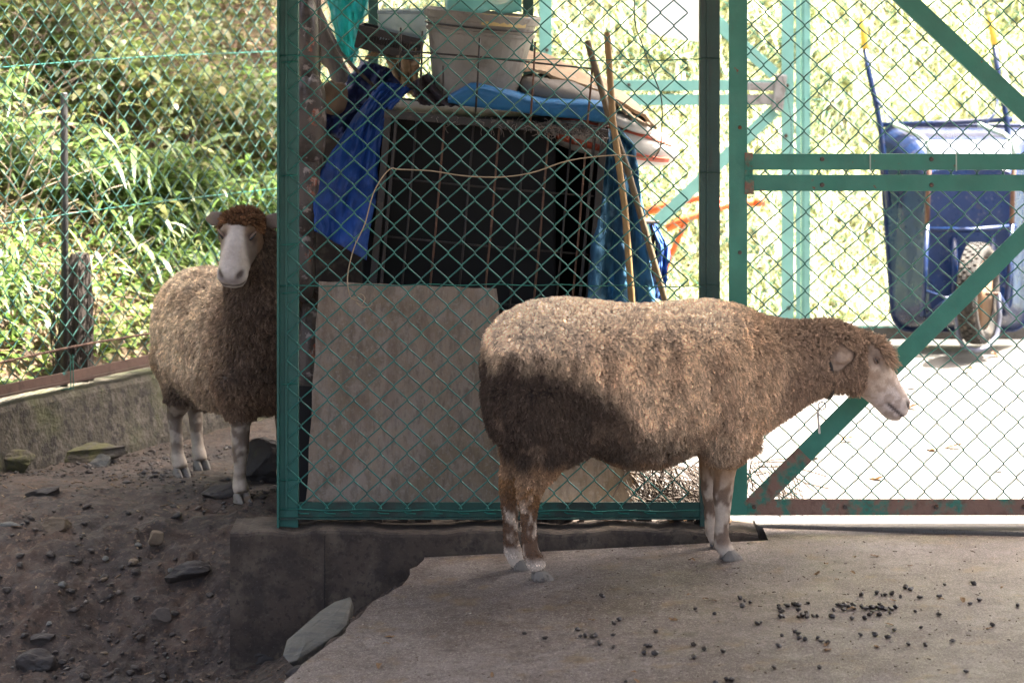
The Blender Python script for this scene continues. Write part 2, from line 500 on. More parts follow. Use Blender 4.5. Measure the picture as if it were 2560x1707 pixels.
slab_r.add([(.75, 2, 0), (6, 2, 0), (6, 8.5, 0), (.75, 8.5, 0), (.75, 2, -.25), (6, 2, -.25), (6, 8.5, -.25), (.75, 8.5, -.25)],
           [(0, 1, 2, 3), (4, 5, 1, 0), (5, 6, 2, 1), (6, 7, 3, 2)])
so = slab_r.build('concrete_slab', m_slab)
tag(so, 'worn brown concrete slab running on to the right', None, None, 'structure')
ym = MB()
ym.add([(-.60, 8.43, .012), (.728, 8.43, .012), (.728, 8.37, .012), (1.5, 8.25, .014), (6, 8.2, .014), (6, 12.36, .004), (-.60, 12.36, .004)] +
       [(-.60, 8.43, -.25), (.728, 8.43, -.25), (.728, 8.37, -.25), (1.5, 8.25, -.25), (6, 8.2, -.25), (6, 12.36, -.25), (-.60, 12.36, -.25)],
       [tuple(range(7))] + [(i + 7, (i + 1) % 7 + 7, (i + 1) % 7, i) for i in range(7)])
yo = ym.build('concrete_yard', m_slab2, bevel=.006)
tag(yo, 'sunlit pale concrete yard behind the gate', None, None, 'structure')

# roof that shades the front of the pen (above the frame)
rm = MB()
RZ = 2.55
def roof_edge(x):  # unseen back edge notched to place sun and shade
    return 8.74 if x > 1.06 else min(8.74 + (1.06 - x) * 20, 11.2, 9.98 + 1.647 * (x + .767))
xsr = list(np.arange(-3.2, 6.2, .05))
for y in (0, 1):
    pass
rows_t, rows_b = [], []
for t in np.linspace(0, 1, 8):
    rows_t.append([Vector((x, 4.4 + (roof_edge(x) - 4.4) * t, RZ + .012 * math.sin(x * 80))) for x in xsr])
rm.grid(rows_t)
ro = rm.build('roof', m_roof, solid=.004)
tag(ro, 'grey corrugated sheet roof over the front of the pen', None, None, 'structure')
bmr = MB()
for y in (4.5, 6.6, 8.6):
    bmr.box((1.5, y, RZ - .06), (9.3, .06, .08))
bo = bmr.build('roof_beams', m_post)
bo['kind'] = 'structure'
bo.parent = ro

# ------------------------------------------------------------------ kerb and retaining wall
kt = thing('kerb', 'dark grimy concrete kerb running under the fence panel', 'kerb', (-.05, 8.32, 0))
km = MB()
prof = [(8.222, -.62), (8.222, .008), (8.226, .016), (8.236, .02), (8.42, .02), (8.42, -.62)]
xk = np.concatenate([np.linspace(-.828, .30, 90), np.linspace(.32, .722, 30)])
arr = np.array([[x * 14, 0, 0] for x in xk])
nz = (fbm(arr, 4, 77) - .5) * .018
rings = []
for i, x in enumerate(xk):
    lowr = .004 * max(0, (x - .6) / .12)
    rings.append([Vector((x, y + (nz[i] * .5 if j in (1, 2, 3) else 0), z + (nz[i] if 0 < j < 5 else 0) - (lowr if 0 < j < 5 else 0))) for j, (y, z) in enumerate(prof)])
km.loft(rings)
km.build('kerb_block', m_kerb, kt)
for pxx in (812,):
    x = (pxx - 1280) / FPX * 8.222
    MB().box((x, 8.2205, -.20), (.0016, .003, .42)).build('joint', m_void, kt)

wt = thing('retaining_wall', 'low mossy concrete wall under the left fence', 'wall', (LF0.x, LF0.y, 0))
wm = MB()
ts = np.linspace(-1.6, 2.6, 120)
rings = []
for t in ts:
    a, b = lf(t, -.005), lf(t, .16)
    k1 = (fbm(np.array([[t * 6, 0, 0]]), 3, 5)[0] - .5)
    k2 = (fbm(np.array([[t * 9, 4, 0]]), 3, 8)[0] - .5)
    q = lambda z, off: Vector((*lf(t, off), z))
    rings.append([q(-.5, -.03 + k1 * .03), q(-.06, -.03 + k1 * .03), q(.06, -.012 + k2 * .016), q(.150, -.004 + k2 * .01), q(.166 + k1 * .012, .004), q(.172 + k1 * .012, .02), q(.172 + k2 * .012, .16), q(-.5, .16)])
wm.loft(rings)
wm.build('wall_block', m_wall, wt, smooth=False)

# ------------------------------------------------------------------ chain link
PITCH = .079
def wire_pts(k, z0, z1, org, dirx, ny, amp, seed):
    """one zigzag wire of a chain link mesh; nodes at multiples of half a pitch"""
    h = PITCH / 2
    n0, n1 = int(math.floor(z0 / h)), int(math.ceil(z1 / h))
    pts = []
    for n in range(n0, n1 + 1):
        right = (n + k) % 2 == 0
        xx = (k + (1 if right else 0)) * h
        pr = .0016 if right else -.0016
        for dz, inn, fy in ((-.006, .004, .9), (0, -.0012, 0), (.006, .004, -.9)):
            sgn = 1 if right else -1
            z = n * h + dz
            if z < z0 - .001 or z > z1 + .001:
                continue
            pts.append((xx - sgn * inn, fy * .0022 * sgn, z))
    if len(pts) < 3:
        return None
    A = np.array(pts)
    q = np.stack([A[:, 0] * 3.1 + seed, np.zeros(len(A)) + seed, A[:, 2] * 3.1], -1)
    dx = (fbm(q, 2, seed) - .5) * amp
    dz = (fbm(q + 30, 2, seed + 9) - .5) * amp
    dy = (fbm(q * .6 + 60, 2, seed + 5) - .5) * amp * 1.2
    out = []
    for i, (x, y, z) in enumerate(pts):
        xw = x + dx[i]
        out.append(Vector((org[0] + dirx[0] * xw + ny[0] * (y + dy[i]), org[1] + dirx[1] * xw + ny[1] * (y + dy[i]), z + dz[i])))
    return out
def chain_link(parent, org, dirx, width, z0, z1, amp=.012, seed=1, r=.0022, n=5, mat=None):
    dirx = Vector(dirx).normalized()
    ny = Vector((-dirx.y, dirx.x))
    K = int(width / (PITCH / 2))
    for k in range(K):
        pts = wire_pts(k, z0, z1, org, dirx, ny, amp, seed)
        if pts:
            MB().tube(pts, r, n, cap=False).build('wire', mat or m_wire, parent, smooth=True)

def angle_post(parent, name, x, y, z0, z1, wx, mat, lip=.004):
    """steel angle post: a face plate towards the camera and a return leg"""
    m = MB()
    m.box((x + wx / 2, y, (z0 + z1) / 2), (wx, .005, z1 - z0))
    m.box((x + .0025, y + .0275, (z0 + z1) / 2), (.005, .05, z1 - z0))
    return m.build(name, mat, parent, bevel=.0012)

# front fence panel -------------------------------------------------
XL, XR = P(694, 0, YF).x, P(1800, 0, YF).x
ff = thing('chain_link_fence', 'green chain link panel between left post and dark middle post', 'fence', ((XL + XR) / 2, YF, .02))
pw = P(745, 0, YF).x - XL
m = MB()
m.box((XL + pw / 2, YF + .004, 1.04), (pw, .006, 2.05))
m.box((XL + .003, YF - .012, 1.04), (.006, .03, 2.05))
m.box((XL + pw - .004, YF + .03, 1.04), (.006, .05, 2.05))
m.build('post', m_post, ff, bevel=.0012)
m = MB()
m.box((XL + .026, YF - .003, 1.06), (.008, .006, 1.98))
m.build('stretcher_bar', m_post, ff, bevel=.001)
for pyv in (157, 440, 612, 733, 960, 1199):
    z = P(0, pyv, YF).z
    MB().tube([(XL + .012, YF - .009, z), (XL + .03, YF - .013, z + .002), (XL + pw - .002, YF - .004, z + .003)], .0016, 5).build('wire_tie', m_wire, ff)
pxr = P(1750, 0, YF).x
m = MB()
m.box(((pxr + XR) / 2, YF + .004, 1.03), (XR - pxr, .006, 2.08))
m.box((pxr + .003, YF + .034, 1.03), (.006, .054, 2.08))
m.box((XR - .003, YF + .034, 1.03), (.006, .054, 2.08))
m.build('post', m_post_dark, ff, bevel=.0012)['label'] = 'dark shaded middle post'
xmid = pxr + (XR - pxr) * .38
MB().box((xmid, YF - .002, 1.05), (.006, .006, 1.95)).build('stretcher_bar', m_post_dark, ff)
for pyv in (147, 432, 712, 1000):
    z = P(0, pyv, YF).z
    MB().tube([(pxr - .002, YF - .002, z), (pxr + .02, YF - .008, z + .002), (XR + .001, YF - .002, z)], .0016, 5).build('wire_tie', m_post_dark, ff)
zb0, zb1 = P(0, 1293, YF).z, P(0, 1256, YF).z
m = MB()
m.box(((XL + pw + pxr) / 2, YF + .008, (zb0 + zb1) / 2), (pxr - XL - pw, .005, zb1 - zb0))
m.box(((XL + pw + pxr) / 2, YF + .03, zb0 + .0025), (pxr - XL - pw, .044, .005))
m.build('bottom_rail', M('grimy_green_rail', (.008, .055, .042), [((.02, .02, .016), 8, .48, .6, .7), ((.012, .10, .075), 14, .55, .66, .6)], rough=.6, bump=.3), ff, bevel=.001)
m = MB().box(((XL + pxr) / 2, YF - .006, zb0 - .001), (pxr - XL, .02, .004))
m.build('rail_lip', m_post_dark, ff)
m = MB().box(((XL + pw + pxr) / 2, YF + .008, 2.03), (pxr - XL - pw, .005, .045))
m.build('top_rail', m_post, ff, bevel=.001)
chain_link(ff, (XL + .030, YF - .006), (1, 0), pxr - XL - .03, P(0, 1272, YF).z, 2.04, .006, 3)
for pya, pyb, sag in ((140, 150, .004), (716, 718, -.006), (1273, 1276, .002)):
    a, b = P(700, pya, YF - .009), P(1752, pyb, YF - .009)
    pts = [a.lerp(b, t) + Vector((0, 0, -sag * 4 * t * (1 - t) + .002 * math.sin(t * 40))) for t in np.linspace(0, 1, 40)]
    MB().tube(pts, .0017, 5).build('line_wire', m_wire, ff, smooth=True)
m = MB()
for k in range(14):
    x = XL + .06 + k * PITCH * 1.0
    z = P(0, 1281, YF).z
    m = MB().tube([(x, YF - .009, z + .004), (x + .01, YF - .011, z), (x + .034, YF - .008, z - .001)], .0017, 5)
    m.build('wire_end', m_wire, ff)

# gates -------------------------------------------------------------
def gate(label, x0, x1, yg, dz, mat, mat_bot, sheet=False, amp=.012, seed=5, bolts=True, group=None):
    g = thing('metal_gate', label, 'gate', ((x0 + x1) / 2, yg, dz), group)
    sw = .0545
    zt, zb = 2.04 + dz, .052 + dz
    rw = .048
    zm0, zm1 = 1.012 + dz, 1.0745 + dz     # lower edges of the two middle rails
    def flat(name, a, b, wid, mt, y=yg, th=.006):
        a, b = Vector(a), Vector(b)
        d = (b - a)
        u = Vector((-d.z, 0, d.x)).normalized()
        m = MB()
        m.bar(a, b, th, wid, u)
        m.bar(a - u * (wid / 2 - .003) + Vector((0, .022, 0)), b - u * (wid / 2 - .003) + Vector((0, .022, 0)), .036, .006, u)
        return m.build(name, mt, g, bevel=.001)
    flat('stile', (x0 + sw / 2, yg, zb), (x0 + sw / 2, yg, zt), sw, mat)
    flat('stile', (x1 - sw / 2, yg, zb), (x1 - sw / 2, yg, zt), sw, mat)
    xa, xb = x0 + sw, x1 - sw
    flat('bottom_rail', (xa, yg, zb + rw / 2), (xb, yg, zb + rw / 2), rw, mat_bot)
    flat('top_rail', (xa, yg, zt - rw / 2), (xb, yg, zt - rw / 2), rw, mat)
    flat('middle_rail', (xa, yg - .001, zm0 + rw / 2), (xb, yg - .001, zm0 + rw / 2), rw, mat)
    flat('middle_rail', (xa, yg - .001, zm1 + rw / 2), (xb, yg - .001, zm1 + rw / 2), rw, mat)
    flat('brace', (xa + .026, yg + .004, zb + rw * .75), (xb - .03, yg + .004, zm0 - .022), .056, mat, th=.005)
    flat('brace', (xa + .026, yg + .004, zt - rw * .9), (xb - .03, yg + .004, zm1 + rw + .026), .056, mat, th=.005)
    if bolts:
        for bx in (.222, .546):
            for z in (zm0 + .018, zm1 + .032):
                MB().tube([(xa + bx, yg - .003, z), (xa + bx, yg - .010, z)], [.0075, .006], 8).build('bolt', m_bolt, g)
        for z in (.25, .83, 1.20, 1.75):
            MB().tube([(x0 + sw * .6, yg - .002, z + dz), (x0 + sw * .6, yg - .008, z + dz)], [.0065, .005], 8).build('bolt', m_bolt, g)
        for bx in (.02, .29, .56, .82):
            MB().tube([(xa + bx, yg - .002, zb + .025), (xa + bx, yg - .009, zb + .025)], [.0075, .006], 8).build('bolt', m_bolt, g)
    chain_link(g, (x0 + .03, yg + .034), (1, 0), x1 - x0 - .05, zb + .03, zt - .02, amp, seed, mat=m_wire)
    return g
GX0, GX1 = P(1822, 0, YF).x, P(2725, 0, YF).x
gate1 = gate('green metal gate with rusty bottom rail in front of the wheelbarrow', GX0, GX1, YF, 0.0, m_gate, m_rail_rust, amp=.020, seed=17, group=None)
# rust patch plates where the middle rails are welded to the stile, and pale cable ties
for (xa, xb, za, zb_) in ((1862, 1882, 440, 382), (1862, 1885, 486, 438)):
    a, b = P(xa, za, YF - .0065), P(xb, zb_, YF - .0065)
    MB().box((a + b) / 2, (b.x - a.x, .0014, b.z - a.z)).build('weld_patch', m_rail_rust, gate1, bevel=.0006)
_a, _b = Vector((GX0 + .0545 + .026, YF - .0035, .052 + .036)), Vector((GX1 - .0545 - .03, YF - .0035, 1.012 - .022))
MB().bar(_a - (_b - _a) * .02, _a.lerp(_b, .16), .002, .0555, Vector((-(_b - _a).z, 0, (_b - _a).x))).build('rust_patch', m_rail_rust, gate1)
for pxx in (2175, 2390):
    m = MB()
    z0_, z1_ = P(0, 428, YF).z, P(0, 382, YF).z
    x = P(pxx, 0, YF).x
    m.box((x, YF - .0062, (z0_ + z1_) / 2), (.004, .002, z1_ - z0_))
    m.build('cable_tie', m_tie, gate1)
Y2 = 12.2
gate2 = gate('pale green gate, lightened for haze, beyond the junk heap', P(1348, 0, Y2).x, P(1348, 0, Y2).x + 1.11, Y2, .012, m_pale, m_pale, amp=.01, seed=29, bolts=False)
for (pxx, pyy) in ((1367, 126), (1572, 213), (1968, 215), (1965, 340), (1972, 770)):
    p = P(pxx, pyy, Y2 - .003)
    MB().tube([p, p + Vector((0, -.008, 0))], [.009, .007], 8).build('bolt', m_bolt, gate2)
# latch
lt = MB()
for (q0, q1, yy) in (((1868, 206), (1945, 228), -.008), ((1868, 236), (1945, 262), -.008)):
    a, b = P(*q0, Y2 + yy), P(*q1, Y2 + yy)
    lt.box((a + b) / 2, (b.x - a.x, .012, a.z - b.z))
lt.build('latch_bolt', m_latch, gate2, bevel=.003)
lt = MB()
lt.box(P(1948, 232, Y2 - .02), (.05, .035, .16), Matrix.Rotation(.12, 3, 'Y'))
lt.build('latch_plate', m_latch, gate2, bevel=.006)

# white board tied to the second gate
wb = MB()
qs = [(1615, -60), (1790, -60), (1790, 118), (1760, 108), (1618, 85)]
wb.add([P(a, b, Y2 - .03) for a, b in qs] + [P(a, b, Y2 - .02) for a, b in qs], [(4, 3, 2, 1, 0), (5, 6, 7, 8, 9)] + [(i, (i + 1) % 5, (i + 1) % 5 + 5, i + 5) for i in range(5)])
o = wb.build('white_board', m_white_board, loc=tuple(P(1700, 0, Y2)))
tag(o, 'blank white board hung on the pale gate', 'board')

# rear fence right of the second gate --------------------------------
rf = thing('chain_link_fence', 'green chain link fence standing behind the blue wheelbarrow', 'fence', (P(2000, 0, Y2).x, Y2, 0))
xp = P(1989, 0, Y2).x
m = MB()
m.box((xp + .011, Y2, 1.05), (.022, .006, 2.1))
m.box((xp + .05, Y2 + .002, 1.05), (.028, .006, 2.1))
m.box((xp + .032, Y2 + .02, 1.05), (.012, .03, 2.1))
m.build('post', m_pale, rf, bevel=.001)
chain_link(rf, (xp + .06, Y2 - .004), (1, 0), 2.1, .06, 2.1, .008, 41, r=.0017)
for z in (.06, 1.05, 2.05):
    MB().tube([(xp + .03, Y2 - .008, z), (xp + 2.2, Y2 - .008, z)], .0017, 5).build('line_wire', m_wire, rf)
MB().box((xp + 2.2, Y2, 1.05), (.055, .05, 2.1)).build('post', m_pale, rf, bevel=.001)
MB().box((xp + 1.15, Y2 + .06, .03), (2.3, .10, .075)).build('footing', m_slab2, rf, bevel=.006)
# left part of the rear fence, behind the junk
rl = thing('chain_link_fence', 'shaded chain link fence behind the white bucket', 'fence', (-.25, Y2, 0))
chain_link(rl, (-.95, Y2 - .004), (1, 0), 1.03, .06, 2.1, .008, 43, r=.0017)
MB().box((-.96, Y2, 1.05), (.05, .05, 2.1)).build('post', m_post, rl)
# inner posts that carry the roof
for nm, pxa, pxb, yy, lab in (('roof_post', 1307, 1334, 9.75, 'green post, darkened for shade, right behind the white bucket'), ('roof_post', 921, 946, 10.2, 'grey green post left of the clear plastic box')):
    a, b = P(pxa, 0, yy).x, P(pxb, 0, yy).x
    pt = thing(nm, lab, 'post', ((a + b) / 2, yy, 0))
    MB().box(((a + b) / 2, yy, 1.27), (b - a, b - a, 2.5)).build('shaft', m_post_dark, pt, bevel=.003)  # shade on the post behind the bucket is in this dark green
    MB().box(((a + b) / 2, yy, .018), (.1, .1, .012)).build('base_plate', m_post_dark, pt)

# left boundary fence -------------------------------------------------
lfence = thing('chain_link_fence', 'green chain link fence with rusty bottom rail on the low wall', 'fence', (LF0.x, LF0.y, .17))
FT = 2.9
o0 = lf(-1.2)
chain_link(lfence, (o0.x, o0.y), (LFD.x, LFD.y), 1.2 + FT, .235, 2.05, .010, 51, r=.0019, mat=M('dull_green_wire', (.008, .068, .056), [((.012, .035, .03), 14, .5, .66, .7)], rough=.5))
for z in (1.319, .787):
    pts = []
    for t in np.linspace(-1.2, FT, 60):
        q = lf(t, .006)
        pts.append((q.x, q.y, z + .006 * math.sin(t * 2.3)))
    MB().tube(pts, .002, 5).build('line_wire', m_wire, lfence, smooth=True)
pts = [(*lf(t, -.01), .321 + .006 * math.sin(t * 4)) for t in np.linspace(-1.2, FT, 40)]
MB().tube(pts, .0045, 6).build('rusty_rod', m_rust, lfence, smooth=True)
a, b = Vector((*lf(-1.2, 0), .226)), Vector((*lf(FT, 0), .226))
m = MB()
m.bar(a, b, .006, .032)
m.bar(a + Vector((0, 0, -.0235)) + Vector((*(LFN * .018), 0)), b + Vector((0, 0, -.0235)) + Vector((*(LFN * .018), 0)), .036, .008)
m.build('bottom_rail', M('rusty_teal_rail_paint', (.13, .075, .055), [((.05, .27, .24), 3.2, .60, .64), ((.07, .04, .03), 16, .5, .66, .7)], rough=.75, bump=.4), lfence, bevel=.001)
for tt in (.35, .98, 1.45):
    for d in (0, .014):
        z = .226
        MB().tube([(*lf(tt + d, -.012), z + .075), (*lf(tt + d, -.014), z), (*lf(tt + d + .006, -.01), z - .045), (*lf(tt + d, .03), z - .05)], .0018, 5).build('wire_tie', m_wire, lfence)
m = MB()
for t in (-1.2, FT):
    q = lf(t)
    MB().box((q.x, q.y, 1.12), (.05, .05, 1.9)).build('post', m_post, lfence)

pole = MB()
pb_ = P(160, 232, 9.9)
pole.tube([(pb_.x, 9.9, .08), (pb_.x + .003, 9.9, .6), (pb_.x, 9.9, pb_.z - .004), (pb_.x, 9.9, pb_.z)], [.0135, .0135, .0135, .011], 12)
o = pole.build('black_pole', m_black_pole, smooth=True, loc=(pb_.x, 9.9, .08))
tag(o, 'thin black pole standing upright behind the left fence', 'pole')

# fibrous stump behind the left fence
sp = P(180, 930, 10.05)
st = thing('tree_stump', 'dark fibrous stump at the foot of the black pole', 'stump', (sp.x, 10.05, .12))
rings = []
NS = 26
for i, (z, r) in enumerate(((0.02, .075), (.12, .062), (.25, .055), (.38, .048), (.46, .04), (.50, .03))):
    ring = []
    for j in range(NS):
        t = 2 * math.pi * j / NS
        rr = r * (1 + .18 * math.sin(j * 3.1 + i * .3) + .12 * math.sin(j * 7.7 + i))
        ring.append(Vector((sp.x + rr * math.cos(t) + .006 * i, 10.05 + rr * math.sin(t), .12 + z + .012 * math.sin(j * 2.3))))
    rings.append(ring)
MB().loft(rings).build('trunk', m_stump, st, smooth=False)
fb = MB()
for k in range(80):
    t = random.uniform(math.pi * .95, math.pi * 2.05)
    r0 = random.uniform(.05, .075)
    z0_ = random.uniform(.02, .3)
    b_ = Vector((sp.x + r0 * math.cos(t), 10.05 + r0 * math.sin(t), .12 + z0_))
    e_ = b_ + Vector((random.uniform(-.02, .03), random.uniform(-.03, .01), random.uniform(.05, .2)))
    fb.tube([b_, (b_ + e_) / 2 + Vector((0, -.008, 0)), e_], .0016, 4, cap=False)
fo = fb.build('bark_fibre', m_stump, st)
fo['kind'] = 'stuff'

# ------------------------------------------------------------------ the junk heap behind the fence panel
def Rroll(deg):
    return Matrix.Rotation(math.radians(deg), 3, 'Y')      # + = clockwise seen from the camera

# plywood boards
def board(name, label, quad, y, lean, th, group=None):
    t = thing(name, label, 'board', tuple(P(quad[3][0], quad[3][1], y)))
    m = MB()
    n = 16
    fr, bk = [], []
    for j in range(n + 1):
        r1, r2 = [], []
        for i in range(n + 1):
            u, v = i / n, j / n
            px_ = (quad[0][0] * (1 - u) + quad[1][0] * u) * (1 - v) + (quad[3][0] * (1 - u) + quad[2][0] * u) * v
            py_ = (quad[0][1] * (1 - u) + quad[1][1] * u) * (1 - v) + (quad[3][1] * (1 - u) + quad[2][1] * u) * v
            yy = y + lean * (1 - v) + .006 * math.sin(u * 4 + v * 2)
            p = P(px_ + (1.5 * math.sin(v * 23) if i in (0, n) else 0), py_ + (1.2 * math.sin(u * 31) if j in (0, n) else 0), yy)
            r1.append(p)
        fr.append(r1)
    m.grid(fr)
    o = m.build('sheet', m_ply, t, solid=th)
    return t
board('plywood_board', 'large weathered plywood board leaning upright under the cage', [(797, 703), (1241, 722), (1290, 1256), (766, 1252)], 8.50, .10, .010)
board('plywood_board', 'low plywood board behind the belly of the profile sheep', [(1235, 860), (1572, 880), (1580, 1258), (1240, 1258)], 8.58, .06, .010)
o = MB().box(P(762, 1110, 8.62), (.045, .012, .36)).build('black_strip', m_void, loc=tuple(P(762, 1110, 8.62)))
tag(o, 'narrow black board upright beside the large plywood board', 'board')

# the cage
cg = thing('wire_cage', 'big rusty black wire cage covered with blue sheets', 'cage', tuple(P(1240, 760, 8.8)))
tl, tr = P(962, 272, 8.80), P(1522, 322, 8.80)
dn = Vector((-.090, 0, -.995)).normalized()
CHT = .72
ax = (tr - tl)
def cp(u, v, dy=0.0):
    return tl + ax * u + dn * (CHT * v) + Vector((0, dy, 0))
def fbar(name, a, b, w=.018):
    MB().bar(a, b, w, w, (0, 1, 0) if abs((b - a).normalized().y) < .9 else (0, 0, 1)).build(name, m_black, cg, bevel=.002)
fbar('frame_bar', cp(0, .022), cp(1, .022), .026)
fbar('frame_bar', cp(.018, .03, .004), cp(.018, 1, .004), .022)
fbar('frame_bar', cp(.982, .03, .004), cp(.982, 1, .004), .022)
fbar('frame_bar', cp(.94, .03, .0), cp(.94, 1, .0), .010)
fbar('frame_bar', cp(.055, .03, .0), cp(.055, 1, .0), .010)
fbar('frame_bar', cp(0, 1), cp(1, 1), .022)
for k, u in enumerate((.145, .27, .40, .515, .63, .735, .835, .905)):
    MB().tube([cp(u, .04, -.004), cp(u + .004, .5, -.006), cp(u, 1, -.004)], .0034, 6).build('bar', m_rust if k % 2 else m_black, cg, smooth=True)
for v in (.30, .555, .80):
    MB().tube([cp(.02, v, .004), cp(.5, v + .004, .006), cp(.98, v, .004)], .0036, 6).build('crossbar', m_black, cg, smooth=True)
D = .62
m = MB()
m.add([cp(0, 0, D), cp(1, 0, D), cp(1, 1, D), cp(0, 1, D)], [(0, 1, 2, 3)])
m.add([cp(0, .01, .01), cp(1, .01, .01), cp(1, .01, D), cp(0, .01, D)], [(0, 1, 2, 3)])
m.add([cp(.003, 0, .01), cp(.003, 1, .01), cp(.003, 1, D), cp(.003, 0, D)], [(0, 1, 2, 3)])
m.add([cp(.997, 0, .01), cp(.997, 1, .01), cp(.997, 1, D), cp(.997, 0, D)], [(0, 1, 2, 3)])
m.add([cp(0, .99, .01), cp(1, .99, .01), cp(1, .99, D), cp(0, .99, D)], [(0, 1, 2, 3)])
m.build('blackout_panels', m_void, cg)  # dark panels added so the cage interior turns out black
# the crate it stands on
ct = thing('wooden_crate', 'dark crate carrying the wire cage behind the plywood', 'crate', tuple(P(1180, 1250, 8.86)))
b0 = cp(.5, 1, .3)
zc = b0.z - .03
MB().box((b0.x, b0.y, (zc + .02) / 2), (.74, .5, zc - .02)).build('box', m_twig, ct, bevel=.004)
fz = MB()
for k in range(260):
    u = random.uniform(.68, .99) if k < 190 else random.uniform(.2, .99)
    a = cp(u, random.uniform(.0, .045), random.uniform(-.03, 0))
    pts = [a]
    d = Vector((random.gauss(0, 1), random.gauss(0, .5), random.gauss(-.3, 1))).normalized()
    for j in range(4):
        d = (d + Vector((random.gauss(0, .7), random.gauss(0, .4), random.gauss(-.1, .7)))).normalized()
        pts.append(pts[-1] + d * random.uniform(.005, .013))
    fz.tube(pts, .0007, 3, cap=False)
fo = fz.build('frayed_fibre', M('grey_frayed_fibre', (.22, .19, .17), rough=.9), cg)
fo['kind'] = 'stuff'

def drape(name, label, left, right, y0, y1, nf, amp, mat, cat, nrow=56, ncol=40, seed=1, solid=.003):
    """a hanging sheet between a left and a right edge polyline (photo pixels), with folds in depth"""
    def along(poly, t):
        L = [math.dist(poly[i], poly[i + 1]) for i in range(len(poly) - 1)]
        s = t * sum(L)
        for i, l in enumerate(L):
            if s <= l or i == len(L) - 1:
                k = s / l
                return (poly[i][0] + (poly[i + 1][0] - poly[i][0]) * k, poly[i][1] + (poly[i + 1][1] - poly[i][1]) * k)
            s -= l
    rows = []
    for j in range(nrow + 1):
        t = j / nrow
        a, b = along(left, t), along(right, t)
        row = []
        for i in range(ncol + 1):
            u = i / ncol
            px_, py_ = a[0] + (b[0] - a[0]) * u, a[1] + (b[1] - a[1]) * u
            q = np.array([[u * 3 + seed, t * 4, seed]])
            fold = math.sin(u * nf * 6.28 + 2.0 * t + seed) * amp * (.35 + .65 * t) + (fbm(q, 3, seed)[0] - .5) * amp * 4.0 - abs(fbm(q * 2.1 + 5, 3, seed + 2)[0] - .5) * amp * 4.0
            y = y0 + (y1 - y0) * t + fold
            wob = (fbm(q * 3 + 7, 2, seed)[0] - .5) * 9 if (i in (0, ncol) or j == nrow) else 0
            row.append(P(px_ + wob, py_ + wob, y))
        rows.append(row)
    m = MB().grid(rows)
    ctr = rows[nrow][ncol // 2]
    o = m.build(name, mat, smooth=True, solid=solid, loc=tuple(ctr))
    return tag(o, label, cat)
drape('blue_tarp', 'crumpled bright blue tarp hanging left of the cage', [(955, 205), (885, 290), (822, 390), (800, 440), (784, 505), (784, 575)],
      [(1040, 215), (985, 262), (955, 330), (948, 410), (938, 510), (915, 650)], 8.95, 8.72, 1.35, .022, m_blue_tarp, 'tarp', seed=3)
drape('blue_tarp', 'dark navy tarp behind the bright blue one', [(905, 150), (850, 225), (800, 285), (795, 330)], [(1000, 178), (1000, 230), (960, 290), (900, 360)], 9.15, 9.0, 2.2, .02,
      M('navy_tarpaulin', (.018, .03, .11), [((.035, .05, .16), 9, .5, .7, .6)], rough=.5, bump=.4), 'tarp', seed=9)
drape('faded_blue_sheet', 'faded blue cloth hanging down right of the cage', [(1512, 330), (1500, 410), (1490, 520), (1478, 640), (1465, 760)],
      [(1545, 318), (1585, 360), (1602, 470), (1618, 600), (1640, 760)], 8.86, 8.80, 2.3, .03, m_denim, 'cloth', seed=14)
# blue sheet folded over the top of the cage
rows = []
for j in range(9):
    v = j / 8
    row = []
    for i in range(31):
        u = i / 30
        base = P(1120 + 420 * u, 262 + 52 * u, 8.78)
        top_h = (.058 * min(1, u * 6 + .15) * (1 - .35 * u)) + .008 * math.sin(u * 9)
        if v < .4:
            k = v / .4
            p = base + Vector((0, .008 - .02 * k, top_h * k + .004))
        else:
            k = (v - .4) / .6
            p = base + Vector((0, -.012 + k * .5, top_h + .012 * math.sin(k * 3) + .004))
        q = np.array([[u * 7, v * 5, 0]])
        row.append(p + Vector((0, 0, (fbm(q, 3, 3)[0] - .5) * .012)))
    rows.append(row)
o = MB().grid(rows).build('blue_sheet', m_bluecloth, smooth=True, solid=.004, loc=tuple(P(1330, 285, 8.8)))
tag(o, 'bright blue sheet folded over the top of the cage', 'cloth')

# white bucket, tilted
bk = thing('white_bucket', 'big dirty white bucket tilted on top of the cage', 'bucket', tuple(P(1185, 255, 9.0)))
bc, tcn = P(1184, 262, 9.0), P(1206, 30, 9.0)
axb = (tcn - bc)
Hb = axb.length
az_ = axb.normalized()
ay_ = Vector((0, 1, .12)).normalized()
axx = ay_.cross(az_).normalized()
ay_ = az_.cross(axx).normalized()
def bring(t, r, n=40):
    return [bc + axb * t + axx * (r * math.cos(2 * math.pi * i / n)) + ay_ * (r * math.sin(2 * math.pi * i / n)) for i in range(n)]
r0, r1 = .128, .181
rr = lambda t: r0 + (r1 - r0) * t
prof = [(0.0, .118), (.012, r0)] + [(t, rr(t)) for t in np.linspace(.05, .76, 8)] + [(.765, rr(.76) + .006), (.80, rr(.80) + .008), (.805, rr(.80)), (.90, rr(.9)), (.905, rr(.9) + .008), (.985, rr(1) + .009), (1.0, rr(1) + .006), (1.0, rr(1) - .004), (.9, rr(.9) - .005), (.1, rr(.1) - .006)]
MB().loft([bring(t, r) for t, r in prof]).build('shell', m_bucket, bk, smooth=False, bevel=0)
MB().tube([bc + axb * .84 + axx * ((rr(.84) + .007) * math.cos(t)) + ay_ * ((rr(.84) + .012) * math.sin(t)) for t in np.linspace(math.pi * 1.02, math.pi * 1.98, 30)], .0032, 6).build('wire_handle', m_black, bk, smooth=True)
rows = []
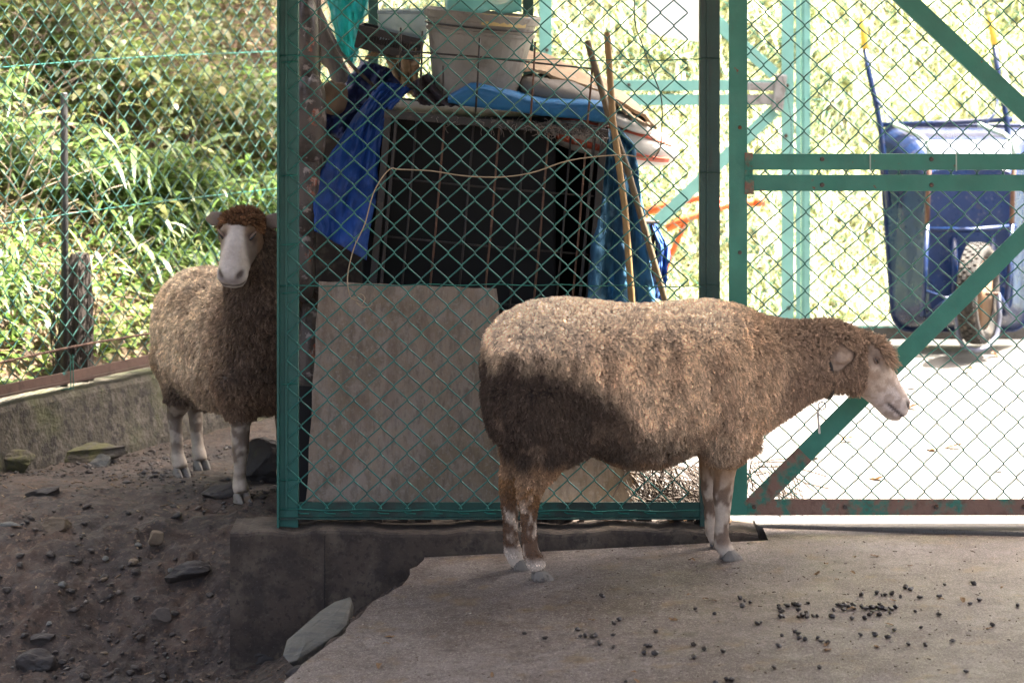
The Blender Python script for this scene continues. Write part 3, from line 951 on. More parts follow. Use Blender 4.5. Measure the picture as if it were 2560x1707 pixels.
for j in range(5):
    t = .87 + .12 * j / 4 - .09
    rows.append([bc + axb * (t + .1 - .06 * 0) + axx * ((rr(t) + .0125) * math.cos(a)) + ay_ * ((rr(t) + .0125) * math.sin(a)) for a in np.linspace(-math.pi * .50 , -math.pi * .22, 10)])
MB().grid(rows).build('faded_label', m_bucket_lab, bk, solid=.001)
bc2 = P(1215, 8, 8.98)
rows = []
for j in range(12):
    v = j / 11
    row = []
    for i in range(22):
        u = i / 21
        q = np.array([[u * 5, v * 4, 2.2]])
        n_ = fbm(q, 3, 8)[0] - .5
        row.append(P(1115 + 190 * u, 26 - (58 + 30 * math.sin(u * 7)) * math.sin(v * 1.5), 8.95 + .18 * v) + Vector((n_ * .02, n_ * .09, n_ * .05)))
    rows.append(row)
o = MB().grid(rows).build('teal_bag', m_tealbag, smooth=True, solid=.002, loc=tuple(bc2))
tag(o, 'pale teal plastic bag stuffed in the top of the bucket', 'bag')

# clear box and black basket, teal sheet
cb = thing('clear_box', 'clear plastic box standing left of the white bucket', 'box', tuple(P(1004, 100, 9.15)))
a, b = P(946, 100, 9.15), P(1066, 26, 9.15)
m = MB()
wd, ht = b.x - a.x, b.z - a.z
for (c, s) in (((a.x + wd / 2, 9.15, a.z + ht / 2), (wd, .004, ht)), ((a.x + .002, 9.26, a.z + ht / 2), (.004, .21, ht)), ((b.x - .002, 9.26, a.z + ht / 2), (.004, .21, ht)),
               ((a.x + wd / 2, 9.37, a.z + ht / 2), (wd, .004, ht)), ((a.x + wd / 2, 9.26, a.z + .002), (wd - .01, .2, .004))):
    m.box(c, s)
m.build('shell', m_clear, cb, bevel=.001)
MB().box((a.x + wd / 2, 9.148, b.z - .006), (wd + .008, .01, .012)).build('rim', m_clear, cb, bevel=.002)
bs = thing('black_basket', 'black slotted plastic basket tipped beside the bucket', 'basket', tuple(P(970, 125, 9.0)))
R = Rroll(13)
c0 = P(972, 108, 9.0)
def bl(x, y, z):
    return c0 + R @ Vector((x, y, z))
hw, hh = .103, .036
for (x0, x1, z0, z1) in ((-hw, hw, .012, hh), (-hw, hw, -hh, -.012)):
    MB().box(bl((x0 + x1) / 2, 0, (z0 + z1) / 2), (x1 - x0, .006, z1 - z0), R).build('panel', m_black, bs, bevel=.001)
for x in np.linspace(-.07, hw, 20):
    MB().box(bl(x, .0, 0), (.0042, .005, .028), R).build('slat', m_black, bs)
MB().box(bl(-.09, 0, 0), (.026, .006, .026), R).build('panel', m_black, bs)
MB().box(bl(0, .12, -hh), (2 * hw, .24, .006), R).build('base', m_black, bs)
for x in (-hw, hw):
    MB().box(bl(x, .12, 0), (.006, .24, 2 * hh), R).build('side', m_black, bs)
MB().box(bl(0, .24, 0), (2 * hw, .006, 2 * hh), R).build('back', m_black, bs)
drape('teal_sheet', 'bright teal plastic sheet hanging at the top left of the junk', [(812, -70), (820, 10), (838, 90), (852, 140), (872, 160)], [(925, -70), (922, 10), (905, 70), (898, 130), (890, 160)], 9.7, 9.62, 1.6, .03, m_teal, 'sheet', nrow=24, seed=21, solid=.0)

# items between: pale rag, brown rags, support for the pile
drape('pale_rag', 'crumpled tan paper under the black basket', [(905, 152), (930, 128), (960, 140), (985, 190)], [(1040, 120), (1052, 150), (1046, 190), (1040, 250)], 9.05, 8.98, 2.5, .03,
      M('tan_paper', (.36, .26, .16), [((.15, .09, .06), 14, .5, .66, .8), ((.5, .42, .3), 9, .56, .7, .7)], rough=.8, bump=.6), 'paper', nrow=20, seed=33)
drape('dark_rag', 'dark brown rag hanging by the bucket foot', [(1015, 215), (1030, 225), (1042, 245), (1050, 262)], [(1075, 180), (1092, 220), (1120, 245), (1150, 268)], 8.93, 8.86, 2.5, .02,
      M('dark_rag_cloth', (.04, .03, .035), [((.12, .09, .08), 14, .55, .7, .7)], rough=.9, bump=.6), 'rag', nrow=16, seed=35)
dp = MB().box(P(862, 560, 9.42), (.34, .03, .62)).build('dark_backing', m_twig, loc=tuple(P(862, 780, 9.42)))  # added panel blocking the bright greenery seen through the gap
tag(dp, 'dark panel added to black out the gap behind the bright blue tarp', 'board')
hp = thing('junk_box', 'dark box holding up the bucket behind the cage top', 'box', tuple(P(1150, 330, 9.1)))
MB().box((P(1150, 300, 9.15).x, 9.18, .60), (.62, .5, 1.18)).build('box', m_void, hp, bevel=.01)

# black vertical sticks of the rack around the bucket
rk = thing('rusty_rack', 'rusty wire rack rising around the white bucket', 'rack', tuple(P(1330, 300, 8.72)))
for (x0, y0, x1, y1) in ((1199, 95, 1189, 282), (1338, 105, 1325, 315), (1484, 125, 1468, 312), (1108, 165, 1106, 245), (1002, 70, 998, 190), (1056, 78, 1050, 230)):
    MB().tube([P(x0, y0, 8.72), P((x0 + x1) / 2 + 1, (y0 + y1) / 2, 8.715), P(x1, y1, 8.76)], .0033, 6).build('upright', m_rust if x0 > 1200 else m_black, rk, smooth=True)
MB().tube([P(1000, 128, 8.73), P(1190, 142, 8.725), P(1340, 158, 8.725), P(1486, 173, 8.73)], .0034, 6).build('crosswire', m_black, rk, smooth=True)

# sheets of cardboard lying over the heap at the right
def bent_sheet(name, label, top, depth, th, mat, cat, ylo, seed):
    n = 30
    xs_ = np.linspace(0, 1, n)
    cum = [0]
    for i in range(len(top) - 1):
        cum.append(cum[-1] + math.dist(top[i], top[i + 1]))
    tt = np.array(cum) / cum[-1]
    px_ = np.interp(xs_, tt, [p[0] for p in top]); py_ = np.interp(xs_, tt, [p[1] for p in top])
    rows = []
    for j in range(10):
        v = j / 9
        row = []
        for i in range(n):
            q = np.array([[i * .35, v * 4, seed]])
            nn = fbm(q, 3, seed)[0] - .5
            p = P(px_[i], py_[i], ylo) + Vector((0, depth * v + nn * .03, nn * .02 + .05 * v * (1 - xs_[i])))
            row.append(p)
        rows.append(row)
    o = MB().grid(rows).build(name, mat, solid=th, loc=tuple(P(px_[n // 2], py_[n // 2], ylo)))
    return tag(o, label, cat)
bent_sheet('cardboard_sheet', 'weathered brown cardboard sloping down from the bucket', [(1290, 172), (1400, 197), (1500, 232), (1560, 262), (1610, 290), (1640, 318)], .5, .010, m_card, 'cardboard', 8.98, 3)
bent_sheet('cardboard_sheet', 'lower torn cardboard flap above the striped sack', [(1505, 238), (1540, 262), (1580, 292), (1625, 315)], .35, .007, m_card, 'cardboard', 8.93, 6)

def sack(name, label, c, half, roll, mat, seed, stripes=None, squash=2.6):
    t = thing(name, label, 'sack', tuple(c))
    R_ = Rroll(roll)
    n, k = 36, 26
    V, F = [], []
    def sp(v, e):
        return math.copysign(abs(v) ** e, v)
    rings = []
    for i in range(k + 1):
        u = -1 + 2 * i / k
        prof_ = (1 - abs(u) ** squash) ** (1 / squash)
        prof_ = max(prof_, .12)
        ring = []
        for j in range(n):
            a_ = 2 * math.pi * j / n
            y, z = sp(math.cos(a_), .8) * prof_ * half[1], sp(math.sin(a_), .8) * prof_ * half[2]
            q = np.array([[u * 2.2, y * 14, z * 14 + seed]])
            nn = (fbm(q, 4, seed)[0] - .5) * .05
            ring.append(c + R_ @ Vector((u * half[0], y * (1 + nn * 3), z * (1 + nn * 6) + nn * .25)))
        rings.append(ring)
    o = MB().loft(rings).build('bag', mat, t, smooth=True)
    return t, R_, rings
sc = P(1520, 345, 9.12)
t_, R_, rings = sack('feed_sack', 'white feed sack with red stripes under the cardboard', sc, (.235, .17, .066), 13, m_sack_w, 4)
for (ja, jb) in ((19, 21), (14, 15)):
    rows = []
    for j in range(ja, jb + 1):
        rows.append([rings[i][j] + (rings[i][j] - sc) * .012 + Vector((0, -.0015, 0)) for i in range(3, 25)])
    MB().grid(rows).build('printed_stripe', m_sack_r, t_, smooth=True, solid=.001)
sc2 = P(1560, 300, 9.05)
t_, R_, rings = sack('feed_sack', 'flat pale sack with orange edge below the cardboard flap', sc2, (.10, .13, .026), 20, m_sack_w, 12)
rows = [[rings[i][j] + (rings[i][j] - sc2) * .02 for i in range(4, 24)] for j in (27, 28)]
MB().grid(rows).build('printed_stripe', m_sack_r, t_, smooth=True, solid=.001)
t_, R_, rings = sack('grey_sack', 'grey sack wedged between blue sheet and cardboard', P(1420, 238, 9.05), (.17, .14, .05), 14, M('grey_sackcloth', (.22, .20, .18), [((.10, .09, .08), 9, .5, .66, .7)], rough=.8, bump=.6), 15)
cs = [((772, 300), .055, .14, 'crumpled pinkish plastic bag high behind the left post'), ((768, 470), .045, .16, 'crumpled red and white bag behind the left post beside the blue tarp'),
      ((764, 640), .032, .14, 'narrow crumpled bag behind the left post above the plywood'), ((775, 880), .040, .17, 'pale crumpled plastic between left post and plywood'), ((768, 120), .035, .17, 'dirty grey plastic bundle at the top behind the left post')]
for k, (pp, a_, b_, lab) in enumerate(cs):
    sack('crumpled_bag', lab, P(*pp, 8.78 + .03 * k), (a_, .08, b_), 0, m_crump, 30 + k * 3, squash=3)
sack('tan_rag_bundle', 'tan rag bundle between the tree log and blue tarp', P(835, 245, 9.0), (.045, .05, .055), 8, M('tan_rag', (.17, .12, .085), [((.08, .055, .04), 18, .5, .66, .8)], rough=.9, bump=.8), 52)

# grey log and vine
lg = MB()
lp = [P(745, -60, 9.35), P(790, 60, 9.33), P(838, 165, 9.30), P(885, 270, 9.27), P(925, 350, 9.25), P(955, 430, 9.24)]
pts, rs = [], []
for i in range(26):
    s = i / 25 * (len(lp) - 1)
    k = min(int(s), len(lp) - 2)
    pts.append(lp[k].lerp(lp[k + 1], s - k) + Vector((.004 * math.sin(i * 1.3), 0, .003 * math.sin(i * 2.1))))
    rs.append(.036 * (1 + .12 * math.sin(i * 1.7)) * (1 - i * .006))
o = lg.tube(pts, rs, 14).build('grey_log', m_log, smooth=True, loc=tuple(lp[-1]))
tag(o, 'grey log leaning across the top left of the junk', 'log')
vb = MB()
for k in range(9):
    x0 = 748 + k * 5
    pts = [P(x0 + 10 * math.sin(k + i * .7) + i * (1.5 + k * .35), -40 + i * 75, 8.95 + .02 * k) for i in range(8)]
    vb.tube(pts, .0035 + .001 * (k % 3), 5)
o = vb.build('dead_vine', m_log, smooth=True, loc=tuple(P(770, 500, 9)))
tag(o, 'tangle of dead grey vine stems behind the left post', 'vine')
o = MB().tube([P(815, 60, 9.2), P(850, 130, 9.15), P(890, 175, 9.1), P(945, 225, 9.05)], .006, 8).build('grey_branch', m_log, smooth=True, loc=tuple(P(945, 225, 9.05)))
tag(o, 'thin grey branch lying beside the leaning log', 'branch')

# bamboo poles
def bamboo(label, pts, r, mat):
    t = thing('bamboo_pole', label, 'pole', tuple(pts[-1]))
    n = 40
    P_, R_ = [], []
    cum = [0]
    for i in range(len(pts) - 1):
        cum.append(cum[-1] + (pts[i + 1] - pts[i]).length)
    for i in range(n * 3):
        s = i / (n * 3 - 1) * cum[-1]
        k = 0
        while k < len(pts) - 2 and cum[k + 1] < s:
            k += 1
        p = pts[k].lerp(pts[k + 1], (s - cum[k]) / (cum[k + 1] - cum[k]))
        P_.append(p)
        f = (s + .05) % .19
        R_.append(r * (1.0 + .10 * math.exp(-((f - .095) / .006) ** 2) + .07 * (s / cum[-1])))
    MB().tube(P_, R_, 12).build('cane', mat, t, smooth=True)
    for p_, i in ((P_[0], 1),):
        MB().tube([p_ + Vector((0, 0, .0006)), p_ + Vector((0, 0, .001))], r * .7, 10).build('cut_end', m_void, t)
bamboo('golden bamboo cane leaning upright against the cage corner', [P(1518, 82, 8.66), P(1532, 300, 8.66), P(1562, 520, 8.665), P(1580, 760, 8.67), P(1585, 1255, 8.72)], .0102, m_bamboo)
bamboo('greyer bamboo cane crossing behind the golden one', [P(1468, 103, 8.72), P(1494, 190, 8.72), P(1520, 285, 8.71), P(1568, 420, 8.72), P(1625, 620, 8.74), P(1662, 748, 8.75), P(1790, 1240, 8.8)], .0100, m_bamboo_dark)

# twine and cords tangled in the mesh
def cord(name, label, pts, r, mat, cat='cord', n=5):
    P_ = []
    for i in range(len(pts) - 1):
        a0 = pts[max(i - 1, 0)]; a1 = pts[i]; a2 = pts[i + 1]; a3 = pts[min(i + 2, len(pts) - 1)]
        for k in range(8):
            t = k / 8
            P_.append(.5 * ((2 * a1) + (a2 - a0) * t + (2 * a0 - 5 * a1 + 4 * a2 - a3) * t * t + (3 * a1 - a0 - 3 * a2 + a3) * t ** 3))
    P_.append(pts[-1])
    o = MB().tube(P_, r, n).build(name, mat, smooth=True, loc=tuple(pts[0]))
    return tag(o, label, cat)
yt = YF - .012
cord('beige_twine', 'thin beige twine sagging along the mesh before the cage', [P(895, 752, yt), P(875, 740, yt), P(869, 690, yt), P(885, 620, yt), P(912, 560, yt), P(935, 480, yt), P(972, 425, yt), P(1000, 424, yt), P(1080, 428, yt), P(1160, 440, yt), P(1250, 443, yt), P(1330, 432, yt), P(1410, 405, yt), P(1480, 393, yt), P(1560, 388, yt), P(1620, 395, yt), P(1650, 370, yt), P(1655, 320, yt)], .0019, m_twine)
cord('beige_twine', 'short curled end of beige twine on the plywood', [P(885, 748, yt), P(900, 735, yt), P(912, 745, yt), P(903, 762, yt), P(890, 755, yt), P(905, 768, yt), P(925, 766, yt), P(930, 756, yt)], .0014, m_twine)
cord('rope', 'thin dark rope hanging down beside the middle post', [P(1586, -20, 8.6), P(1588, 60, 8.6), P(1605, 110, 8.6), P(1630, 180, 8.6), P(1652, 240, 8.6), P(1655, 300, 8.6), P(1650, 370, 8.6), P(1632, 400, 8.6)], .0022, m_cord)
cord('thin_wire', 'thin wire loop dangling from the gate latch', [P(1955, 190, Y2 - .05), P(1970, 250, Y2 - .05), P(1978, 310, Y2 - .05), P(1978, 370, Y2 - .05), P(1968, 395, Y2 - .05)], .0016, m_cord)

# heap of thin twigs at the foot of the middle post
def twigs(label, pxr_, pyr_, y, n, seed):
    r_ = random.Random(seed)
    m = MB()
    for k in range(n):
        a = P(r_.uniform(*pxr_), r_.uniform(*pyr_), y + r_.uniform(-.08, .12))
        ang = r_.gauss(-.9, .55)
        L_ = r_.uniform(.04, .14)
        d = Vector((math.cos(ang), r_.uniform(-.4, .4), math.sin(ang)))
        b_ = a + d * L_
        a.z, b_.z = max(a.z, .016), max(b_.z, .016)
        m.tube([a, (a + b_) / 2 + Vector((0, 0, r_.uniform(-.01, .01))), b_], r_.uniform(.0011, .0024), 4, cap=False)
    o = m.build('brushwood', m_twig, loc=tuple(P(sum(pxr_) / 2, pyr_[1], y)))
    tag(o, label, 'twigs', kind='stuff')
twigs('thin dark brushwood heaped at the foot of the middle post', (1560, 1745), (1150, 1290), 8.62, 420, 3)
twigs('sparse thin twigs lying just behind the gate', (1800, 1990), (1150, 1310), 8.56, 130, 4)
# dark debris in the gap under the bottom rail
m = MB()
r_ = random.Random(9)
for k in range(90):
    x = r_.uniform(XL, XR + .05)
    m.box((x, r_.uniform(8.36, 8.44), r_.uniform(.02, .045)), (r_.uniform(.01, .05), .02, r_.uniform(.008, .03)), Matrix.Rotation(r_.uniform(-.4, .4), 3, 'Y'))
o = m.build('debris', m_twig, loc=(0, 8.40, .02))
tag(o, 'dark crumbs and scraps packed under the fence rail', 'debris', kind='stuff')
mp = MB().box(((XL + XR) / 2, 8.445, .035), (XR - XL - .06, .02, .045)).build('sill_board', m_twig, loc=((XL + XR) / 2, 8.42, .02))
tag(mp, 'dark board closing the gap behind the bottom rail', 'board')

# ------------------------------------------------------------------ wheelbarrow, tipped up on its nose against the rear fence
wbw = thing('wheelbarrow', 'blue wheelbarrow tipped upright against the rear fence', 'wheelbarrow', tuple(P(2390, 860, 11.95)))
def rrect(l, t, r, b, rad, yt_, yb_, n=8, skew=0):
    out = []
    for (cx, cy, a0) in ((r - rad, t + rad, -90), (r - rad, b - rad, 0), (l + rad, b - rad, 90), (l + rad, t + rad, 180)):
        for i in range(n):
            a_ = math.radians(a0 + 90 * i / (n - 1))
            x, y = cx + rad * math.cos(a_), cy + rad * math.sin(a_)
            k = (y - t) / (b - t)
            out.append(P(x + skew * (k), y, yt_ + (yb_ - yt_) * k))
    return out
outer = rrect(2204, 322, 2590, 818, 46, 12.12, 12.02, skew=0)
# narrow the nose
def narrow(ring, cx, k0, pyt, pyb):
    res = []
    for v in ring:
        py_ = (CH - v.z) / v.y * FPX + HZ
        px_ = v.x / v.y * FPX + 1280
        f = (py_ - pyt) / (pyb - pyt)
        px_ = cx + (px_ - cx) * (1 - k0 * f)
        res.append(P(px_, py_, v.y))
    return res
outer = narrow(outer, 2420, .16, 322, 818)
lip = narrow(rrect(2197, 314, 2597, 826, 48, 12.13, 12.03), 2420, .16, 314, 826)
mid = narrow(rrect(2250, 352, 2566, 806, 50, 12.02, 11.92), 2425, .14, 352, 806)
inner = narrow(rrect(2318, 424, 2536, 785, 36, 11.86, 11.78), 2432, .05, 424, 785)
m = MB()
m.loft([lip, outer, mid, inner], cap=False)
n_ = len(inner)
m.add(inner, [tuple(range(n_))])
m.build('tray', m_blue_metal, wbw, smooth=False, solid=.003)
MB().tube(lip + [lip[0]], .009, 8, cap=False).build('tray_rim', m_blue_metal, wbw, smooth=True)
# pressed ribs on the tray floor
for x in (2385, 2480):
    MB().tube([P(x, 590, 11.795), P(x + 2, 690, 11.775), P(x, 775, 11.76)], [.013, .015, .012], 8, flat=.6).build('rib', m_blue_metal, wbw, smooth=True)
MB().tube([P(2325, 574, 11.80), P(2430, 575, 11.785), P(2540, 566, 11.80)], .011, 8).build('cross_strut', m_blue_metal, wbw, smooth=True)
MB().tube([P(2300, 722, 11.74), P(2365, 745, 11.72), P(2420, 740, 11.72)], .006, 6).build('cross_strut', m_blue_metal, wbw, smooth=True)
# handles
for (pts, gp) in (([(2163, 122), (2172, 180), (2186, 240), (2200, 310), (2212, 420), (2222, 520)], [(2156, 45), (2160, 90), (2163, 122)]),
                  ([(2486, 112), (2496, 190), (2508, 250), (2518, 310), (2522, 420), (2520, 520)], [(2475, 40), (2481, 80), (2486, 112)])):
    hb_ = MB().tube([P(x, y, 12.12 - .05 * i * .4) for i, (x, y) in enumerate(pts)], .0125, 10)
    hb_ = hb_.build('handle', m_blue_metal, wbw, smooth=True)
    MB().tube([P(x, y, 12.12) for x, y in gp], .0145, 10).build('grip', m_yellow, hb_, smooth=True)
MB().tube([P(2192, 313, 12.08), P(2360, 307, 12.07), P(2530, 299, 12.08)], .012, 10).build('crossbar', m_blue_metal, wbw, smooth=True)
# legs
for off in (0, 212):
    pts = [P(2182 + off * 1.0, 228, 12.10), P(2205 + off, 275, 12.03), P(2236 + off, 312, 11.95), P(2300 + off, 338, 11.80), P(2320 + off, 356, 11.76), P(2324 + off, 400, 11.75), P(2320 + off, 470, 11.75), P(2318 + off, 560, 11.78), P(2312 + off, 690, 11.74), P(2306 + off * .97, 790, 11.72)]
    MB().tube(pts[2:6], .011, 10).build('leg', m_pale_tube, wbw, smooth=True)
    MB().tube(pts[5:8], .0105, 10).build('leg', m_rust, wbw, smooth=True)
    MB().tube(pts[7:], .011, 10).build('frame_tube', m_blue_metal, wbw, smooth=True)
    MB().tube([P(2178 + off * 1.5, 232, 12.10), P(2215 + off * 1.3, 280, 12.02), P(2240 + off * 1.05, 312, 11.95)], .006, 8).build('brace', m_blue_metal, wbw, smooth=True)
# wheel: axis nearly across the picture, turned a little
wc = P(2445, 733, 11.62)
axw = Vector((math.cos(math.radians(24)), -math.sin(math.radians(24)), 0)).normalized()
upw = Vector((0, 0, 1))
fw = axw.cross(upw).normalized()
def wring(r, a_, n=44):
    return [wc + axw * a_ + (fw * math.cos(2 * math.pi * i / n) + upw * math.sin(2 * math.pi * i / n)) * r for i in range(n)]
wh = None
prof = [(.150, -.030), (.172, -.042), (.190, -.043), (.202, -.030), (.206, 0), (.202, .030), (.190, .043), (.172, .042), (.150, .030)]
o_ty = MB().loft([wring(r, a_) for r, a_ in prof], cap=False).build('wheel', m_tyre, wbw, smooth=True)
m = MB()
for i in range(36):
    for k, a_ in enumerate((-.027, -.009, .009, .027)):
        t = 2 * math.pi * (i + .5 * (k % 2)) / 36
        d = fw * math.cos(t) + upw * math.sin(t)
        tn = axw.cross(d)
        rad = .2065 if abs(a_) < .02 else .2035
        Rm = Matrix((axw, tn, d)).transposed()
        m.box(wc + axw * a_ + d * rad, (.013, .024, .008), Rm)
m.build('tread', m_tyre, o_ty)
MB().loft([wring(.150, -.026), wring(.120, -.018), wring(.112, -.006), wring(.05, -.004), wring(.03, -.03), wring(.012, -.032)], cap=True).build('wheel_rim', m_rim, o_ty, smooth=True)
MB().loft([wring(.012, .032), wring(.03, .03), wring(.05, .004), wring(.112, .006), wring(.120, .018), wring(.150, .026)], cap=True).build('wheel_rim', m_rim, o_ty, smooth=True)
MB().tube([wc - axw * .09, wc + axw * .09], .008, 8).build('axle', m_bolt, wbw)
# front guard hoop
MB().tube([wc - axw * .085, P(2392, 800, 11.60), P(2396, 845, 11.58), P(2412, 868, 11.55), P(2440, 876, 11.54), P(2470, 868, 11.56), P(2492, 840, 11.6), P(2498, 790, 11.62), wc + axw * .085], .0105, 10).build('guard_hoop', M('scuffed_blue_tube', (.10, .11, .15), [((.3, .29, .27), 30, .55, .7, .7)], rough=.5), wbw, smooth=True)
for sx, xx in ((-1, 2318), (1, 2528)):
    MB().tube([P(xx, 790, 11.74), wc + axw * .085 * sx], .010, 8).build('frame_tube', m_blue_metal, wbw, smooth=True)

# ------------------------------------------------------------------ orange cart frame and blue cloth beyond the second gate
oc = thing('orange_cart', 'orange tubular handcart behind the pale gate', 'cart', tuple(P(1700, 700, 12.75)))
Yo = 12.75
def otube(pts, nm='frame_tube', r=.019, mat=None):
    MB().tube([P(*p) for p in pts], r, 10).build(nm, mat or m_orange, oc, smooth=True)
otube([(1600, 536, Yo), (1680, 510, Yo), (1742, 494, Yo), (1800, 505, Yo + .03), (1850, 509, Yo + .05), (1890, 506, Yo + .05)])
otube([(1885, 506, Yo + .05), (1912, 505, Yo + .05)], 'grip', .021)
otube([(1665, 572, Yo - .1), (1720, 546, Yo - .1), (1790, 520, Yo - .06), (1860, 502, Yo)])
otube([(1713, 555, Yo - .1), (1695, 600, Yo - .1), (1670, 650, Yo - .12), (1655, 720, Yo - .13), (1650, 800, Yo - .14), (1648, 842, Yo - .15)], 'leg', .013)
otube([(1860, 512, Yo + .04), (1850, 640, Yo + .06), (1846, 815, Yo + .05)], 'leg', .013)
otube([(1600, 536, Yo), (1590, 650, Yo), (1585, 830, Yo)], 'leg', .013)
otube([(1590, 760, Yo), (1700, 770, Yo - .05), (1848, 772, Yo + .05)], 'crossbar', .013)
drape('blue_cloth', 'crumpled blue cloth hanging behind the bamboo canes', [(1622, 560), (1640, 612), (1630, 680), (1625, 745)], [(1640, 560), (1672, 622), (1668, 690), (1660, 750)], 9.5, 9.45, 1.5, .05,
      M('royal_blue_cloth', (.02, .09, .34), [((.05, .2, .5), 12, .5, .66, .7)], rough=.7, transl=.2), 'cloth', nrow=18, seed=44)
tl_ = thing('cloth_rail', 'thin rail holding up the crumpled blue cloth', 'rail', tuple(P(1640, 560, 9.5)))
MB().tube([P(1560, 556, 9.5), P(1648, 556, 9.5)], .006, 8).build('tube', m_bolt, tl_)
MB().tube([P(1632, 556, 9.5), P(1634, 1100, 9.5)], .006, 8).build('tube', m_bolt, tl_)

# ------------------------------------------------------------------ stones
def stone_mesh(name, rx, ry, rz, seed, mat, sub=3, rough_=.28, sharp=True):
    bm_pts = []
    r_ = np.random.default_rng(seed)
    import bmesh
    bm = bmesh.new()
    bmesh.ops.create_icosphere(bm, subdivisions=sub, radius=1)
    V = np.array([v.co[:] for v in bm.verts])
    # cut by random planes for facets
    for k in range(9):
        n = r_.normal(size=3); n /= np.linalg.norm(n)
        d = r_.uniform(.55, .9)
        h = V @ n - d
        V = V - np.outer(np.maximum(h, 0), n)
    V = V * (1 + (fbm(V * 1.8 + seed, 4, seed)[:, None] - .5) * rough_)
    V = V * np.array([rx, ry, rz])
    for v, c in zip(bm.verts, V):
        v.co = c
    me = bpy.data.meshes.new(name)
    bm.to_mesh(me); bm.free()
    me.materials.append(mat)
    return me
def stone(label, px_, py_, w_, h_, mat, seed, depth=None, rot=0, group=None, cat='stone', name='stone', sink=.35, me=None):
    g = ground_hit(px_, py_, dirt_z)
    k = g.y / FPX
    rx, rz = w_ * k / 2 * 1.5, h_ * k / 2 * 1.6
    ry = (depth or (w_ + h_) / 2 * k * .5)
    if me is None:
        me = stone_mesh(name, rx, ry, rz, seed, mat, sub=4, rough_=.5)
    o = bpy.data.objects.new(name, me)
    COL.objects.link(o)
    o.location = (g.x, g.y + ry * .2, g.z + rz * (1 - sink) * .4)
    o.rotation_euler = (0, math.radians(rot), 0)
    return tag(o, label, cat, group)
stone('long moss covered stone at the foot of the retaining wall', 160, 1152, 215, 40, m_stone_moss, 3, rot=-6, sink=.0)
stone('smaller mossy stone at the left edge beside the wall', 28, 1182, 92, 50, m_stone_moss, 5, rot=-4, sink=.0)
stone('big dark wet rock beside the front hoof of the left sheep', 655, 1200, 105, 95, m_stone_dark, 7, sink=.1)
stone('flat dark stone in front of the left sheep hoof', 560, 1242, 78, 34, m_stone_dark, 9, rot=-8)
stone('pale grey angular stone behind a small one near the wall', 247, 1168, 42, 34, m_stone, 11)
stone('small whitish pebble beside the angular grey stone', 266, 1166, 16, 12, M('white_pebble', (.13, .11, .095), rough=.8), 13)
stone('tan brown stone lying on the dark slope at left', 140, 1320, 54, 28, m_stone_tan, 15, rot=-8)
stone('small tan stone just left of the fence panel corner', 622, 1262, 24, 22, m_stone_tan, 17)
stone('brown round stone in the middle of the earth slope', 388, 1350, 30, 26, m_stone_tan, 19)
stone('large half buried dark rock in the middle of the slope', 470, 1440, 80, 36, m_stone_dark, 21, rot=-10)
stone('pale lump of stone lower on the slope', 405, 1548, 36, 30, M('pale_lump', (.075, .06, .048), rough=.9, bump=1), 23)
stone('dark boulder in the bottom left corner', 100, 1672, 85, 46, m_stone_dark, 25, rot=8)
stone('flat dark stone above the corner boulder', 105, 1602, 60, 20, m_stone_dark, 27, rot=-5)
stone('dark flat slab stone left of the mossy wall stone', 110, 1240, 70, 26, m_stone_dark, 29, rot=-14)
stone('bluish flat stone on the slope near the left edge', 25, 1318, 46, 16, m_stone, 31)
stone('brown block at the foot of the kerb', 655, 1640, 90, 48, m_stone_dark, 33, rot=-20, sink=.3)
stone('small brown clod at the tip of the leaning slate', 745, 1692, 52, 34, m_stone_tan if False else m_stone_dark, 35)
vars_ = [stone_mesh('stone', .02, .018, .012, 100 + i, (m_stone_dark, m_stone_dark, m_stone, m_stone_dark, m_stone_tan, m_stone_dark, m_stone_dark, m_stone_dark)[i], sub=2) for i in range(8)]
r_ = random.Random(5)
for k in range(52):
    px_, py_ = r_.uniform(0, 560), r_.uniform(1290, 1700)
    if px_ > 540 and py_ < 1600:
        continue
    g = ground_hit(px_, py_, dirt_z)
    o = bpy.data.objects.new('stone', vars_[k % 8])
    COL.objects.link(o)
    s = r_.uniform(.3, .95)
    o.location = (g.x, g.y, float(dirt_full(np.array([g.x]), np.array([g.y]))[0]) + .002)
    o.scale = (s, s, s)
    o.rotation_euler = (r_.uniform(-.3, .3), r_.uniform(-.3, .3), r_.uniform(0, 6))
    tag(o, 'small loose stone strewn over the dark earth slope', 'stone', 'small stones on the earth slope')
# the slate slab leaning in the corner
quad = [(706, 1636), (716, 1600), (800, 1526), (838, 1502), (876, 1490), (879, 1500), (868, 1560), (846, 1582), (790, 1618), (742, 1650), (722, 1655)]
y_of = lambda px_, py_: 7.52 + (1655 - py_) / 165 * .50
top = [P(a_, b_, y_of(a_, b_)) for a_, b_ in quad]
mcen = sum(top, Vector()) / len(top)
nrm = Vector((.25, .55, -.6)).normalized()
back = [mcen + (p - mcen) * .96 + nrm * .035 for p in top]
inn = [mcen + (p - mcen) * .80 - nrm * (.004 + .003 * math.sin(i * 2.3)) for i, p in enumerate(top)]
inn2 = [mcen + (p - mcen) * .45 - nrm * (.005 + .003 * math.sin(i * 1.3)) for i, p in enumerate(top)]
m = MB().loft([back, top, inn, inn2], cap=True)
o = m.build('slate_slab', m_stone, bevel=.004, loc=tuple(top[0]))
tag(o, 'pale grey slate slab leaning in the corner below the kerb', 'stone')

